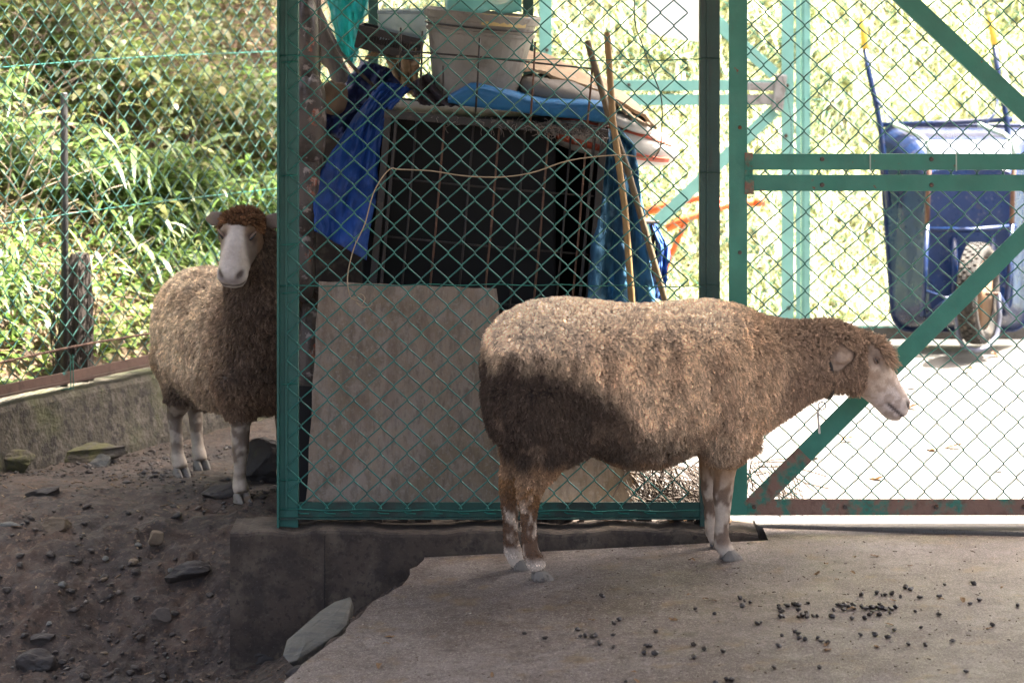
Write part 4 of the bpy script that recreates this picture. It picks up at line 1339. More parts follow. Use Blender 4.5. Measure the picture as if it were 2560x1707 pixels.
# gravel: uncountable crumbs on the earth
def scatter_gravel(n, seed):
    r2 = np.random.default_rng(seed)
    px_ = r2.uniform(-60, 760, n); py_ = r2.uniform(1060, 1760, n)
    base = np.array([(1, 0, 0), (-1, 0, 0), (0, 1, 0), (0, -1, 0), (0, 0, 1), (0, 0, -1)], float)
    fc = np.array([(0, 2, 4), (2, 1, 4), (1, 3, 4), (3, 0, 4), (2, 0, 5), (1, 2, 5), (3, 1, 5), (0, 3, 5)])
    # invert the ray approximately with a small table of Y against row
    V, F, C = [], [], []
    X = r2.uniform(-1.9, -.3, n); Y = r2.uniform(6.5, 10.2, n)
    s = edge_s(X, Y)
    ok = (fbm(np.stack([X * 4, Y * 4, X * 0], -1), 3, 55) + r2.uniform(-.16, .16, n) > .5) & (s > .03) & ~((Y > 8.2) & (X > -.86) & (Y < 8.44)) 
    d1 = (X - LF0.x) * LFN.x + (Y - LF0.y) * LFN.y
    ok &= d1 < -.02
    X, Y = X[ok], Y[ok]
    Z = dirt_full(X, Y)
    n = len(X)
    sz = np.exp(r2.normal(math.log(.0045), .55, n))
    sz = np.minimum(sz, .016)
    sc_ = np.stack([sz * r2.uniform(.8, 1.7, n), sz * r2.uniform(.8, 1.5, n), sz * r2.uniform(.4, .8, n)], -1)
    ang = r2.uniform(0, 6.28, n)
    jit = 1 + r2.uniform(-.35, .35, (n, 6, 1))
    v = base[None] * jit * sc_[:, None, :]
    ca, sa = np.cos(ang)[:, None], np.sin(ang)[:, None]
    x = v[:, :, 0] * ca - v[:, :, 1] * sa; y = v[:, :, 0] * sa + v[:, :, 1] * ca
    tilt = r2.uniform(-.5, .5, n)[:, None]
    z = v[:, :, 2] + x * tilt
    V = np.stack([x + X[:, None], y + Y[:, None], z + Z[:, None] + sz[:, None] * .2], -1).reshape(-1, 3)
    F = (fc[None] + (np.arange(n) * 6)[:, None, None]).reshape(-1, 3)
    pal = np.array([(.035, .029, .025), (.05, .038, .03), (.075, .06, .048), (.025, .021, .019), (.13, .11, .09), (.09, .058, .03), (.06, .06, .058)])
    c = pal[r2.choice(7, n, p=[.28, .26, .16, .16, .05, .04, .05])] * r2.uniform(.7, 1.2, (n, 1))
    C = np.repeat(c, 6, 0)
    o = mesh_np('gravel', V, F, m_pebble, C)
    tag(o, 'small crumbs and gravel on the dark earth', 'gravel', kind='stuff')
scatter_gravel(10500, 2)
m = MB()
r_ = random.Random(77)
for k in range(650):
    x, y = r_.uniform(-1.8, -.45), r_.uniform(6.6, 9.6)
    if edge_s(x, y) < .04 or (y > 8.15 and x > -.9) :
        continue
    z = float(dirt_full(np.array([x]), np.array([y]))[0])
    a_ = r_.uniform(0, 6.28); L_ = r_.uniform(.006, .035)
    d = Vector((math.cos(a_), math.sin(a_), r_.uniform(-.15, .35)))
    m.bar(Vector((x, y, z + .003)), Vector((x, y, z + .004)) + d * L_, r_.uniform(.0015, .005), r_.uniform(.0012, .003))
o = m.build('straw_litter', M('straw_litter', (.11, .07, .04), [((.24, .18, .11), 9, .5, .6), ((.03, .02, .014), 14, .5, .6)], rough=.9))
tag(o, 'straw bits and twig scraps trodden into the dark earth', 'straw', kind='stuff')

# ------------------------------------------------------------------ droppings and dry leaves on the front slab
R1 = [(45,790),(245,835),(565,750),(590,820),(640,820),(712,820),(742,812),(912,805),(920,685),(970,660),(780,885),(912,925),(1240,912),(1275,910),(1220,990),(1322,990),(1332,770),(1715,548),(1905,595),(2155,440),(2200,463),(2255,480),(2178,520),(1700,900),(1810,945),(1990,968),(1703,1028),(1040,1258),(2025,1250),(2070,1252),(1920,1270),(805,425)]
R2 = [(230,450),(305,455),(365,447),(402,455),(240,485),(255,512),(245,550),(270,550),(400,492),(400,552),(435,542),(470,525),(475,550),(530,545),(565,545),(485,432),(45,608),(75,605),(690,550),(710,490),(740,445),(765,452),(800,455),(790,490),(835,472),(880,475),(875,450),(945,465),(975,485),(1000,470),(1030,470),(1050,475),(1105,447),(1095,480),(1125,480),(1155,485),(1190,475),(1215,482),(1240,472),(1195,515),(1015,533),(1040,508),(1100,530),(865,565),(975,568),(945,360),(1080,345),(1125,358),(1150,358),(1210,353),(1285,375),(1325,300),(1370,318),(1450,385),(1410,505),(1615,532),(1460,638),(1230,668),(1175,725),(1060,710),(938,708),(1355,790),(1500,795),(1735,760),(1970,403),(1885,440),(2297,455),(2083,622),(1618,377),(1850,1030),(258,715),(230,800),(370,683),(400,700),(410,730),(460,745),(570,738),(600,760),(650,775),(190,988),(585,988),(1665,268),(1915,265)]
spots = [(1300 + u * .2551, 1380 + v * .2551) for u, v in R1] + [(1880 + u * .2891, 1380 + v * .2891) for u, v in R2]
vars_ = [stone_mesh('dropping', .0071 + .0012 * (i % 3), .0066, .0062 - .0006 * (i % 2), 200 + i, m_poo, sub=3, rough_=.5) for i in range(8)]
for me in vars_:
    me.polygons.foreach_set('use_smooth', [True] * len(me.polygons))
r_ = random.Random(8)
for k, (px_, py_) in enumerate(spots):
    g = ground_hit(px_, py_ + 6, lambda x, y: float(slab_z(x, y)))
    o = bpy.data.objects.new('dropping', vars_[k % 8])
    COL.objects.link(o)
    s = r_.uniform(.68, 1.2) * (1.12 if 1310 < px_ < 1850 and py_ > 1580 else 1)
    o.location = (g.x, g.y, float(slab_z(g.x, g.y)) + .0056 * s)
    o.scale = (s * r_.uniform(.9, 1.25), s, s)
    o.rotation_euler = (r_.uniform(-.4, .4), r_.uniform(-.4, .4), r_.uniform(0, 6))
    if 2075 < px_ < 2245 and 1495 < py_ < 1545:
        tag(o, 'dark round dropping in the dense cluster on the concrete slab', 'dropping', 'droppings in the dense cluster')
    elif 1930 < px_ < 2050 and 1495 < py_ < 1545:
        tag(o, 'dark round dropping in the small bunch left of the dense cluster', 'dropping', 'droppings in the small bunch')
    elif py_ > 1625:
        tag(o, 'dark round dropping near the bottom edge of the slab view', 'dropping', 'droppings nearest the camera')
    elif px_ < 1900:
        tag(o, 'dark round dropping on the brown part of the slab below the sheep', 'dropping', 'droppings on the brown part of the slab')
    else:
        tag(o, 'lone dark dropping scattered around the clusters on the slab', 'dropping', 'droppings scattered around the clusters')
lv = [(1300 + u * .2551, 1380 + v * .2551) for u, v in [(1660,435),(1820,475),(1905,485),(1500,672),(705,678),(1680,97),(1108,1198),(1145,1280)]] + \
     [(1880 + u * .2891, 1380 + v * .2891) for u, v in [(885,50),(1065,45),(640,115),(870,190),(735,245),(1365,125),(1220,430),(1635,425),(860,510),(640,810),(650,855),(2045,668),(2165,323),(1820,428),(1190,635),(1080,823),(560,195)]] + [(965, 1615), (948, 1668), (1230, 1690), (975, 1595)]
def leaf_mesh(name, L_, W_, seed):
    r2 = random.Random(seed)
    rows = []
    for i in range(7):
        t = i / 6
        wv = W_ * math.sin(math.pi * (t * .9 + .05)) ** .8
        cz = .25 * L_ * math.sin(t * 3 + seed) * r2.uniform(.3, .8)
        rows.append([Vector((L_ * (t - .5), -wv, cz + .5 * wv * r2.uniform(.3, 1))), Vector((L_ * (t - .5), 0, cz)), Vector((L_ * (t - .5), wv, cz + .5 * wv * r2.uniform(.3, 1)))])
    return MB().grid(rows).mesh(name, m_leaf_dry)
lm = [leaf_mesh('leaf', .022, .006, i) for i in range(5)]
for k, (px_, py_) in enumerate(lv):
    g = ground_hit(px_, py_, lambda x, y: float(slab_z(x, y)))
    o = bpy.data.objects.new('leaf', lm[k % 5])
    COL.objects.link(o)
    o.location = (g.x, g.y, float(slab_z(g.x, g.y)) + .004)
    s = r_.uniform(.7, 1.3)
    o.scale = (s, s, s)
    o.rotation_euler = (r_.uniform(-.2, .2), r_.uniform(-.2, .2), r_.uniform(0, 6))
    tag(o, 'small dry brown leaf scrap on the worn concrete slab', 'leaf', 'dry leaf scraps on the front slab')
lm = [leaf_mesh('leaf', .06, .014, 10 + i) for i in range(4)]
for k, (px_, py_) in enumerate([(2322, 953), (2283, 1022), (2281, 970), (2038, 1148), (2329, 1127), (2385, 1121), (2120, 1105), (2460, 1040), (2190, 1200), (2500, 1180), (2420, 930), (2540, 905), (2490, 890)]):
    g = ground_hit(px_, py_, lambda x, y: .010)
    o = bpy.data.objects.new('leaf', lm[k % 4])
    COL.objects.link(o)
    o.location = (g.x, g.y, .019)
    s = r_.uniform(.5, 1.2)
    o.scale = (s, s, s)
    o.rotation_euler = (r_.uniform(-.2, .2), r_.uniform(-.2, .2), r_.uniform(0, 6))
    tag(o, 'dry brown leaf lying on the sunlit yard behind the gate', 'leaf', 'dry leaves on the sunlit yard')
# fine grit and straw on the slabs
r2 = np.random.default_rng(14)
m = MB()
for k in range(620):
    if k < 480:
        px_, py_ = r2.uniform(720, 2560), r2.uniform(1340, 1707)
        Y = FPX * 1.80 / (py_ - HZ); g = P(px_, py_, Y)
        if edge_s(g.x, g.y) > -.03 or g.y > 8.18: continue
        z = float(slab_z(g.x, g.y))
    else:
        px_, py_ = r2.uniform(1900, 2560), r2.uniform(900, 1300)
        Y = FPX * 1.77 / (py_ - HZ); g = P(px_, py_, Y); z = .010
    a_ = r2.uniform(0, 6.28); L_ = abs(r2.normal(.003, .004)) + .0015
    d = Vector((math.cos(a_), math.sin(a_), 0))
    m.bar(Vector((g.x, g.y, z + .001)), Vector((g.x, g.y, z + .0015)) + d * L_, r2.uniform(.0012, .003), .0016)
o = m.build('grit', M('grit', (.10, .075, .05), [((.4, .36, .3), 60, .5, .6)], rough=.9))
tag(o, 'fine grit and straw bits on the concrete', 'grit', kind='stuff')
# leaf litter along the kerb near the middle post
m = MB()
for k in range(120):
    x = P(r2.uniform(1500, 1830), 0, 8.4).x
    y, z = r2.uniform(8.32, 8.5), .024 + r2.uniform(0, .012)
    L_, W_ = r2.uniform(.012, .03), r2.uniform(.004, .008)
    a_ = r2.uniform(0, 6.28)
    d = Vector((math.cos(a_), math.sin(a_), r2.uniform(-.3, .4))); s_ = Vector((-math.sin(a_), math.cos(a_), r2.uniform(-.5, .5)))
    c = Vector((x, y, z))
    m.add([c - d * L_, c + s_ * W_, c + d * L_, c - s_ * W_], [(0, 1, 2, 3)])
o = m.build('leaf_litter', m_leaf_dry, loc=(.5, 8.4, .02))
tag(o, 'dead leaf litter under the rail at the middle post', 'leaves', kind='stuff')

# ------------------------------------------------------------------ vegetation
def blades(n, X, Y, Z, L_, W_, dirs, droop, cols, seg=3, fold=.25, seed=0):
    """many leaf blades in arrays; returns V, F, C"""
    r2 = np.random.default_rng(seed)
    ts = np.linspace(0, 1, seg + 1)
    dirs = dirs / np.linalg.norm(dirs, axis=1, keepdims=True)
    up = np.tile([.15, .1, 1.], (n, 1)) + r2.normal(0, .32, (n, 3))
    side = np.cross(dirs, up); side /= np.linalg.norm(side, axis=1, keepdims=True) + 1e-9
    base = np.stack([X, Y, Z], -1)
    V = np.zeros((n, seg + 1, 2, 3))
    prof = np.clip(np.sin(np.pi * (ts * .88 + .10)) ** .9, .03, 1)
    prof[-1] = .04
    for i, t in enumerate(ts):
        c = base + dirs * (L_ * t)[:, None]
        c[:, 2] -= droop * L_ * t * t
        off = side * (W_ * prof[i] * .5)[:, None]
        V[:, i, 0] = c - off
        V[:, i, 1] = c + off
    k = (seg + 1) * 2
    fi = np.array([(2 * i, 2 * i + 1, 2 * i + 3, 2 * i + 2) for i in range(seg)])
    F = (fi[None] + (np.arange(n) * k)[:, None, None]).reshape(-1, 4)
    return V.reshape(-1, 3), F, np.repeat(cols, k, 0)
def ldir(r2, n, up_=.5, out=None):
    a_ = r2.uniform(0, 2 * np.pi, n)
    d = np.stack([np.cos(a_), np.sin(a_), r2.normal(up_, .45, n)], -1)
    if out is not None:
        d[:, :2] += out
    return d
def bank_dens(X, Y, Z):
    return fbm(np.stack([X * 1.6, Y * 1.6, Z * 1.6], -1), 3, 61)
# left bank --------------------------------------------------------------
def left_pts(n, seed, d0=.05, d1=2.6, t0=-1.4, t1=3.6):
    r2 = np.random.default_rng(seed)
    t = r2.uniform(t0, t1, n); d = r2.uniform(d0, d1, n)
    X = LF0.x + LFD.x * t + LFN.x * (d + .2); Y = LF0.y + LFD.y * t + LFN.y * (d + .2)
    return r2, X, Y, hill_z(X, Y), d
face = np.array([-LFN.x, -LFN.y]) * .55
# low weeds right behind the wall
r2, X, Y, Z, d = left_pts(5200, 1, -.02, .45)
n = len(X)
c = np.array([(0.130, 0.221, 0.046), (0.182, 0.286, 0.065), (0.098, 0.169, 0.039), (0.260, 0.299, 0.091)])[r2.integers(0, 4, n)] * r2.uniform(.7, 1.2, (n, 1))
V, F, C = blades(n, X, Y, Z + r2.uniform(0, .12, n), r2.uniform(.03, .085, n), r2.uniform(.012, .026, n), ldir(r2, n, .35, face * .6), r2.uniform(.1, .6, n), c, 3, seed=2)
o = mesh_np('weeds', V, F, m_foliage, C); tag(o, 'low bright weeds along the back of the retaining wall', 'weeds', kind='stuff')
# bamboo grass mass
r2, X, Y, Z, d = left_pts(26000, 3, .15, 2.7)
dn_ = bank_dens(X, Y, Z)
zrel = Z
keep = np.where(zrel < .62, dn_ > .40, np.where(zrel < .95, dn_ > .60, dn_ > .50)) & ~((zrel > .55) & (zrel < 1.05) & (dn_ < .60)) 
X, Y, Z, d = X[keep], Y[keep], Z[keep], d[keep]
n = len(X)
pal = np.array([(0.111, 0.195, 0.046), (0.156, 0.247, 0.065), (0.195, 0.273, 0.091), (0.078, 0.137, 0.039), (0.286, 0.312, 0.130)])
c = pal[r2.choice(5, n, p=[.3, .28, .2, .14, .08])] * r2.uniform(.7, 1.2, (n, 1))
V, F, C = blades(n, X, Y, Z + r2.uniform(.0, .20, n), r2.lognormal(-2.15, .33, n) * np.where(Z > .95, .8, 1), r2.uniform(.006, .019, n), ldir(r2, n, .28, face), r2.uniform(.35, 1.1, n), c, 4, seed=4)
o = mesh_np('bamboo_grass', V, F, m_foliage, C); tag(o, 'mass of bright bamboo grass on the left bank', 'grass', kind='stuff')
# small leaved creepers higher up
r2, X, Y, Z, d = left_pts(52000, 5, .45, 2.8)
dn_ = bank_dens(X + 3, Y, Z + 2)
keep = (Z > .45) & (dn_ > np.where(Z > .95, .36, .46)); X, Y, Z, d = X[keep], Y[keep], Z[keep], d[keep]
n = len(X)
pal = np.array([(0.130, 0.182, 0.052), (0.195, 0.234, 0.078), (0.091, 0.130, 0.039), (0.260, 0.260, 0.117), (0.169, 0.143, 0.065)])
c = pal[r2.choice(5, n, p=[.3, .25, .2, .15, .1])] * r2.uniform(.6, 1.15, (n, 1))
V, F, C = blades(n, X, Y, Z + r2.uniform(.0, .24, n), r2.lognormal(-3.35, .38, n), r2.uniform(.010, .026, n), ldir(r2, n, .2, face * .8), r2.uniform(0, .5, n), c, 2, seed=6)
o = mesh_np('creeper_leaves', V, F, m_foliage, C); tag(o, 'small leaved creepers covering the upper left bank', 'creeper', kind='stuff')
# dry stalks and dead grass
r2, X, Y, Z, d = left_pts(9000, 7, .1, 2.8)
n = len(X)
pal = np.array([(0.390, 0.286, 0.169), (0.520, 0.416, 0.260), (0.260, 0.169, 0.104), (0.208, 0.111, 0.072), (0.585, 0.520, 0.390)])
c = pal[r2.choice(5, n, p=[.3, .2, .25, .15, .1])] * r2.uniform(.7, 1.2, (n, 1))
V, F, C = blades(n, X, Y, Z + r2.uniform(-.01, .10, n), r2.uniform(.06, .26, n), r2.uniform(.0025, .006, n), ldir(r2, n, .35, face * .7), r2.uniform(-.1, .7, n), c, 3, seed=8)
o = mesh_np('dead_grass', V, F, m_dryst, C); tag(o, 'dry dead stalks lying over the left bank', 'dead grass', kind='stuff')
r2, X, Y, Z, d = left_pts(3800, 9, .05, 2.4)
n = len(X)
pal = np.array([(0.260, 0.156, 0.085), (0.364, 0.234, 0.130), (0.156, 0.085, 0.052), (0.442, 0.312, 0.221)])
c = pal[r2.integers(0, 4, n)] * r2.uniform(.7, 1.2, (n, 1))
V, F, C = blades(n, X, Y, Z + .01, r2.uniform(.03, .075, n), r2.uniform(.016, .035, n), ldir(r2, n, .1, face * .5), r2.uniform(-.2, .3, n), c, 2, seed=10)
o = mesh_np('dead_leaves', V, F, m_dryst, C); tag(o, 'brown dead leaves lying on the left bank', 'dead leaves', kind='stuff')
# pale bare twigs of shrubs one can tell apart
r_ = random.Random(31)
for k in range(34):
    t = r_.uniform(.0, 2.5); d = r_.uniform(.3, 1.7)
    q = lf(t, d + .2)
    z = float(hill_z(np.array([q.x]), np.array([q.y]))[0])
    m = MB()
    b0 = Vector((q.x, q.y, z - .02))
    for j in range(r_.randint(2, 4)):
        dv = Vector((r_.gauss(0, .5) - LFN.x * .2, r_.gauss(0, .3) - LFN.y * .3, 1)).normalized()
        pts = [b0]
        Ls = r_.uniform(.3, .75)
        for i in range(7):
            dv = (dv + Vector((r_.gauss(0, .16), r_.gauss(0, .16), -.05 * i * r_.random()))).normalized()
            pts.append(pts[-1] + dv * Ls / 7)
        m.tube(pts, [.0042 * (1 - .11 * i) for i in range(8)], 5)
        for i in (3, 4, 5):
            e = pts[i] + Vector((r_.gauss(0, .07), r_.gauss(0, .05), r_.uniform(.02, .1)))
            m.tube([pts[i], (pts[i] + e) / 2 + Vector((0, 0, .01)), e], [.002, .0016, .001], 4)
    o = m.build('bare_shrub', m_bare if 'm_bare' in globals() else M('bare_twig', (.26, .20, .15), rough=.85), loc=tuple(b0), smooth=True)
    m_bare = o.data.materials[0]
    tag(o, 'thin leafless shrub growing from the left bank', 'shrub', 'leafless shrubs on the left bank')
# bamboo grass plants at the front of the bank, one object each
def sasa_plant(seed):
    r2 = np.random.default_rng(seed)
    root = thing('bamboo_grass_plant', 'broad leaved bamboo grass plant at the foot of the bank', 'plant', (0, 0, 0), 'bamboo grass plants at the foot of the bank')
    m = MB()
    Xs, Ys, Zs = [], [], []
    dl = []
    for j in range(5):
        tip = Vector((r2.normal(0, .07), r2.normal(0, .07), r2.uniform(.16, .34)))
        m.tube([Vector((0, 0, 0)), tip * .5 + Vector((0, 0, .02)), tip], [.0025, .002, .0014], 4)
        for i in range(9):
            f = .45 + .55 * i / 8
            Xs.append(tip.x * f); Ys.append(tip.y * f); Zs.append(tip.z * f)
            a_ = r2.uniform(0, 6.28)
            dl.append((math.cos(a_), math.sin(a_), r2.uniform(.0, .8)))
    n = len(Xs)
    pal = np.array([(.12, .20, .05), (.16, .23, .07), (.09, .16, .04), (.24, .25, .10)])
    c = pal[r2.choice(4, n, p=[.4, .3, .2, .1])] * r2.uniform(.75, 1.15, (n, 1))
    V, F, C = blades(n, np.array(Xs), np.array(Ys), np.array(Zs), r2.uniform(.11, .21, n), r2.uniform(.014, .025, n), np.array(dl), r2.uniform(.3, 1.0, n), c, 4, seed=seed)
    o = mesh_np('foliage', V, F, m_foliage, C); o.parent = root; o['kind'] = 'stuff'
    s = m.build('stem', m_foliage, root, smooth=True)
    a = s.data.attributes.new('Col', 'FLOAT_COLOR', 'POINT')
    a.data.foreach_set('color', np.tile(np.array([.16, .2, .08, 1], np.float32), len(s.data.vertices)))
    return root
def copy_tree(root):
    c = root.copy(); COL.objects.link(c)
    for ch in root.children:
        k = ch.copy(); COL.objects.link(k); k.parent = c
    return c
protos = [sasa_plant(60 + i) for i in range(4)]
first = [True] * 4
for k in range(44):
    t = .12 + 2.9 * ((k * .618) % 1); d = .22 + .75 * ((k * .377) % 1)
    q = lf(t, d + .15)
    z = float(hill_z(np.array([q.x]), np.array([q.y]))[0])
    i = k % 4
    o = protos[i] if first[i] else copy_tree(protos[i])
    first[i] = False
    o.location = (q.x, q.y, z - .01)
    o.rotation_euler = (0, 0, k * 2.4)
    s = .75 + .55 * ((k * .73) % 1)
    o.scale = (s, s, s)
# leafy bushes on the upper bank, one object each
def bush(seed):
    r2 = np.random.default_rng(seed)
    root = thing('bush', 'small leafy bush growing on the upper left bank', 'bush', (0, 0, 0), 'leafy bushes on the upper left bank')
    n = 330
    lobes = r2.normal(0, 1, (9, 3)) * np.array([.12, .10, .07]) + np.array([0, 0, .16])
    pp = lobes[r2.integers(0, 9, n)] + r2.normal(0, .045, (n, 3))
    pal = np.array([(.15, .20, .055), (.20, .24, .08), (.10, .15, .04), (.27, .27, .12), (.30, .24, .11)])
    c = pal[r2.choice(5, n, p=[.32, .27, .2, .14, .07])] * r2.uniform(.7, 1.2, (n, 1))
    V, F, C = blades(n, pp[:, 0], pp[:, 1], pp[:, 2], r2.lognormal(-3.05, .32, n), r2.uniform(.014, .032, n), ldir(r2, n, .15, np.array([.1, -.4])), r2.uniform(0, .6, n), c, 3, seed=seed)
    o = mesh_np('foliage', V, F, m_foliage, C); o.parent = root; o['kind'] = 'stuff'
    m = MB()
    for l in lobes:
        m.tube([Vector((0, 0, -.04)), Vector(l) * .5 + Vector((.01, 0, 0)), Vector(l) * 1.15], [.005, .0035, .0015], 5)
    m.build('stem', m_bare, root, smooth=True)
    return root
protos = [bush(160 + i) for i in range(4)]
first = [True] * 4
for k in range(48):
    t = -.2 + 3.0 * ((k * .618) % 1); d = .75 + 1.15 * ((k * .377) % 1)
    if .75 < t < 1.6 and .8 < d < 1.15:
        continue
    q = lf(t, d + .15)
    z = float(hill_z(np.array([q.x]), np.array([q.y]))[0])
    i = k % 4
    o = protos[i] if first[i] else copy_tree(protos[i])
    first[i] = False
    o.location = (q.x, q.y, z - .02)
    o.rotation_euler = (0, 0, (k % 5 - 2) * .35)
    s_ = .7 + .6 * ((k * .73) % 1)
    o.scale = (s_, s_, s_)
# right hill: tall sunlit grass, palettes whitened for glare and haze ------------------------------------------
r2 = np.random.default_rng(71)
n = 70000
X = r2.uniform(-.6, 4.2, n); Y = 12.42 + 3.2 * r2.uniform(0, 1, n) ** 1.15
Z = hill_z(X, Y)
dn_ = fbm(np.stack([X * 1.3, Y * 1.3, Z], -1), 3, 91)
tuft = fbm(np.stack([X * 7, Y * 7, Z * 7], -1), 2, 93)
keep = (tuft > .38) | (dn_ > .55)
X, Y, Z, dn_ = X[keep], Y[keep], Z[keep], dn_[keep]
n = len(X)
pal = np.array([(0.339, 0.412, 0.139), (0.449, 0.485, 0.194), (0.248, 0.339, 0.111), (0.649, 0.576, 0.303), (0.660, 0.660, 0.430)])
idx = r2.choice(5, n, p=[.30, .27, .18, .15, .10])
c = pal[idx] * r2.uniform(.75, 1.2, (n, 1)) * .68 + np.array([.20, .20, .165])  # off-white lift stands for glare over the grass
lean = np.stack([-.25 + .5 * (fbm(np.stack([X * 2, Y * 2, Z], -1), 2, 5) - .5) * 2, np.full(n, -.45)], -1)
V, F, C = blades(n, X, Y, Z - .01, r2.uniform(.10, .34, n) * (.5 + dn_), r2.uniform(.003, .008, n), ldir(r2, n, .60, lean), r2.uniform(.3, 1.1, n), c, 4, seed=72)
o = mesh_np('tall_grass', V, F, m_foliage, C); tag(o, 'tall sunlit yellow green grass on the bank behind the yard', 'grass', kind='stuff')
n = 75000
X = r2.uniform(-.6, 4.2, n); Y = 12.42 + 3.0 * r2.uniform(0, 1, n)
Z = hill_z(X, Y)
pal = np.array([(0.618, 0.618, 0.310), (0.660, 0.660, 0.394), (0.506, 0.562, 0.226), (0.660, 0.660, 0.506)])
c = pal[r2.choice(4, n, p=[.35, .25, .3, .1])] * r2.uniform(.8, 1.15, (n, 1)) * .68 + np.array([.20, .20, .165])  # extra layer, whitened so the bank looks brighter
V, F, C = blades(n, X, Y, Z + r2.uniform(0, .05, n), r2.uniform(.06, .22, n), r2.uniform(.003, .008, n), ldir(r2, n, .12, np.array([0, -.7])), r2.uniform(.1, .8, n), c, 2, seed=75)
o = mesh_np('thatch', V, F, m_foliage, C); tag(o, 'pale thatch layer added to brighten the sunlit bank', 'grass', kind='stuff')
# arching tufts that stand out from the mass
nt = 420
tX = r2.uniform(-.6, 4.0, nt); tY = 12.45 + 2.6 * r2.uniform(0, 1, nt); tL = r2.uniform(.22, .55, nt)
tuf = r2.integers(0, nt, 26000); n = len(tuf)
X = tX[tuf] + r2.normal(0, .035, n); Y = tY[tuf] + r2.normal(0, .035, n)
Z = hill_z(X, Y)
pal = np.array([(.30, .36, .10), (.42, .44, .18), (.20, .27, .07), (.55, .52, .32)])
tc = pal[r2.choice(4, nt, p=[.35, .3, .2, .15])]
c = tc[tuf] * r2.uniform(.7, 1.2, (n, 1)) * .75 + np.array([.14, .14, .115])
tl = np.stack([r2.normal(-.1, .35, nt), r2.normal(-.5, .25, nt)], -1)
V, F, C = blades(n, X, Y, Z - .01, tL[tuf] * r2.uniform(.6, 1.1, n), r2.uniform(.004, .010, n), ldir(r2, n, 1.3, tl[tuf]), r2.uniform(.5, 1.2, n), c, 5, seed=76)
o = mesh_np('grass_tufts', V, F, m_foliage, C); tag(o, 'arching tufts of long grass on the sunlit bank', 'grass', kind='stuff')
n = 9000
X = r2.uniform(-.6, 4.2, n); Y = 12.42 + 2.6 * r2.uniform(0, 1, n)
Z = hill_z(X, Y)
keep = fbm(np.stack([X * 2.1, Y * 2.1, Z], -1), 3, 99) > .5
X, Y, Z = X[keep], Y[keep], Z[keep]; n = len(X)
pal = np.array([(0.303, 0.412, 0.139), (0.394, 0.485, 0.176), (0.230, 0.321, 0.111), (0.576, 0.485, 0.139)])
c = pal[r2.choice(4, n, p=[.4, .3, .2, .1])] * r2.uniform(.75, 1.2, (n, 1)) * .68 + np.array([.20, .20, .165])
V, F, C = blades(n, X, Y, Z + r2.uniform(0, .15, n), r2.uniform(.05, .15, n), r2.uniform(.012, .022, n), ldir(r2, n, .4, np.array([0, -.4])), r2.uniform(.2, .9, n), c, 3, seed=73)
o = mesh_np('broad_weeds', V, F, m_foliage, C); tag(o, 'broad leaved weeds among the tall grass on the bank', 'weeds', kind='stuff')

# a tree on the bank, above and left of the frame, whose crown dapples the left bank
tr = thing('bank_tree', 'leafy tree on the bank shading the upper left slope', 'tree', (-.4, 15.2, 2.4))
tm = MB()
tm.tube([(-.4, 15.2, 2.2), (-.35, 15.0, 4.0), (-.2, 14.6, 5.4), (-.1, 14.1, 6.8)], [.15, .12, .09, .04], 10)
r_ = random.Random(3)
for k in range(12):
    z = r_.uniform(4.4, 6.6)
    a_ = r_.uniform(-2.6, -.6)
    b = Vector((-.32 + (z - 4.4) * .1, 14.9 - (z - 4.4) * .33, z))
    e = b + Vector((1.8 * math.cos(a_), 1.8 * math.sin(a_), r_.uniform(.1, .9)))
    tm.tube([b, (b + e) / 2 + Vector((0, 0, .12)), e], [.05, .03, .012], 6)
tm.build('trunk', m_log, tr, smooth=True)
r2 = np.random.default_rng(5)
cc = np.array([.05, 12.75, 6.0]) + r2.normal(0, 1, (90, 3)) * np.array([.8, .75, .6])
n = 8500
ii = r2.integers(0, len(cc), n)
pp = cc[ii] + r2.normal(0, .16, (n, 3))
pal = np.array([(.06, .11, .03), (.09, .14, .04), (.045, .085, .022)])
c = pal[r2.integers(0, 3, n)]
V, F, C = blades(n, pp[:, 0], pp[:, 1], pp[:, 2], r2.uniform(.06, .11, n), r2.uniform(.03, .05, n), ldir(r2, n, .1), r2.uniform(0, .5, n), c, 2, seed=74)
o = mesh_np('crown', V, F, m_foliage, C, loc=(-.4, 15.2, 2.4)); o.location = (0, 0, 0); o.parent = tr; o['kind'] = 'stuff'

# ------------------------------------------------------------------ sheep
HEAD = [(-.030, .045, -.055, .050), (.018, .080, -.080, .066), (.055, .087, -.080, .070), (.080, .084, -.073, .068), (.112, .075, -.062, .057), (.145, .065, -.055, .050), (.180, .054, -.050, .047),
        (.208, .047, -.049, .049), (.230, .040, -.045, .047), (.244, .026, -.032, .036), (.251, .006, -.008, .012)]

HEAD1 = [(a * 1.09, u, l, h) for a, u, l, h in HEAD]
HEAD2 = [(a * .97, u, l, h) for a, u, l, h in HEAD]

def ring(c, up, side, ru, rd, rs, n=28, e=1.0):
    out = []
    for j in range(n):
        t = 2 * math.pi * j / n
        s_, c_ = math.sin(t), math.cos(t)
        s2 = math.copysign(abs(s_) ** e, s_); c2 = math.copysign(abs(c_) ** e, c_)
        out.append(c + up * (s2 * (ru if s_ >= 0 else rd)) + side * (c2 * rs))
    return out

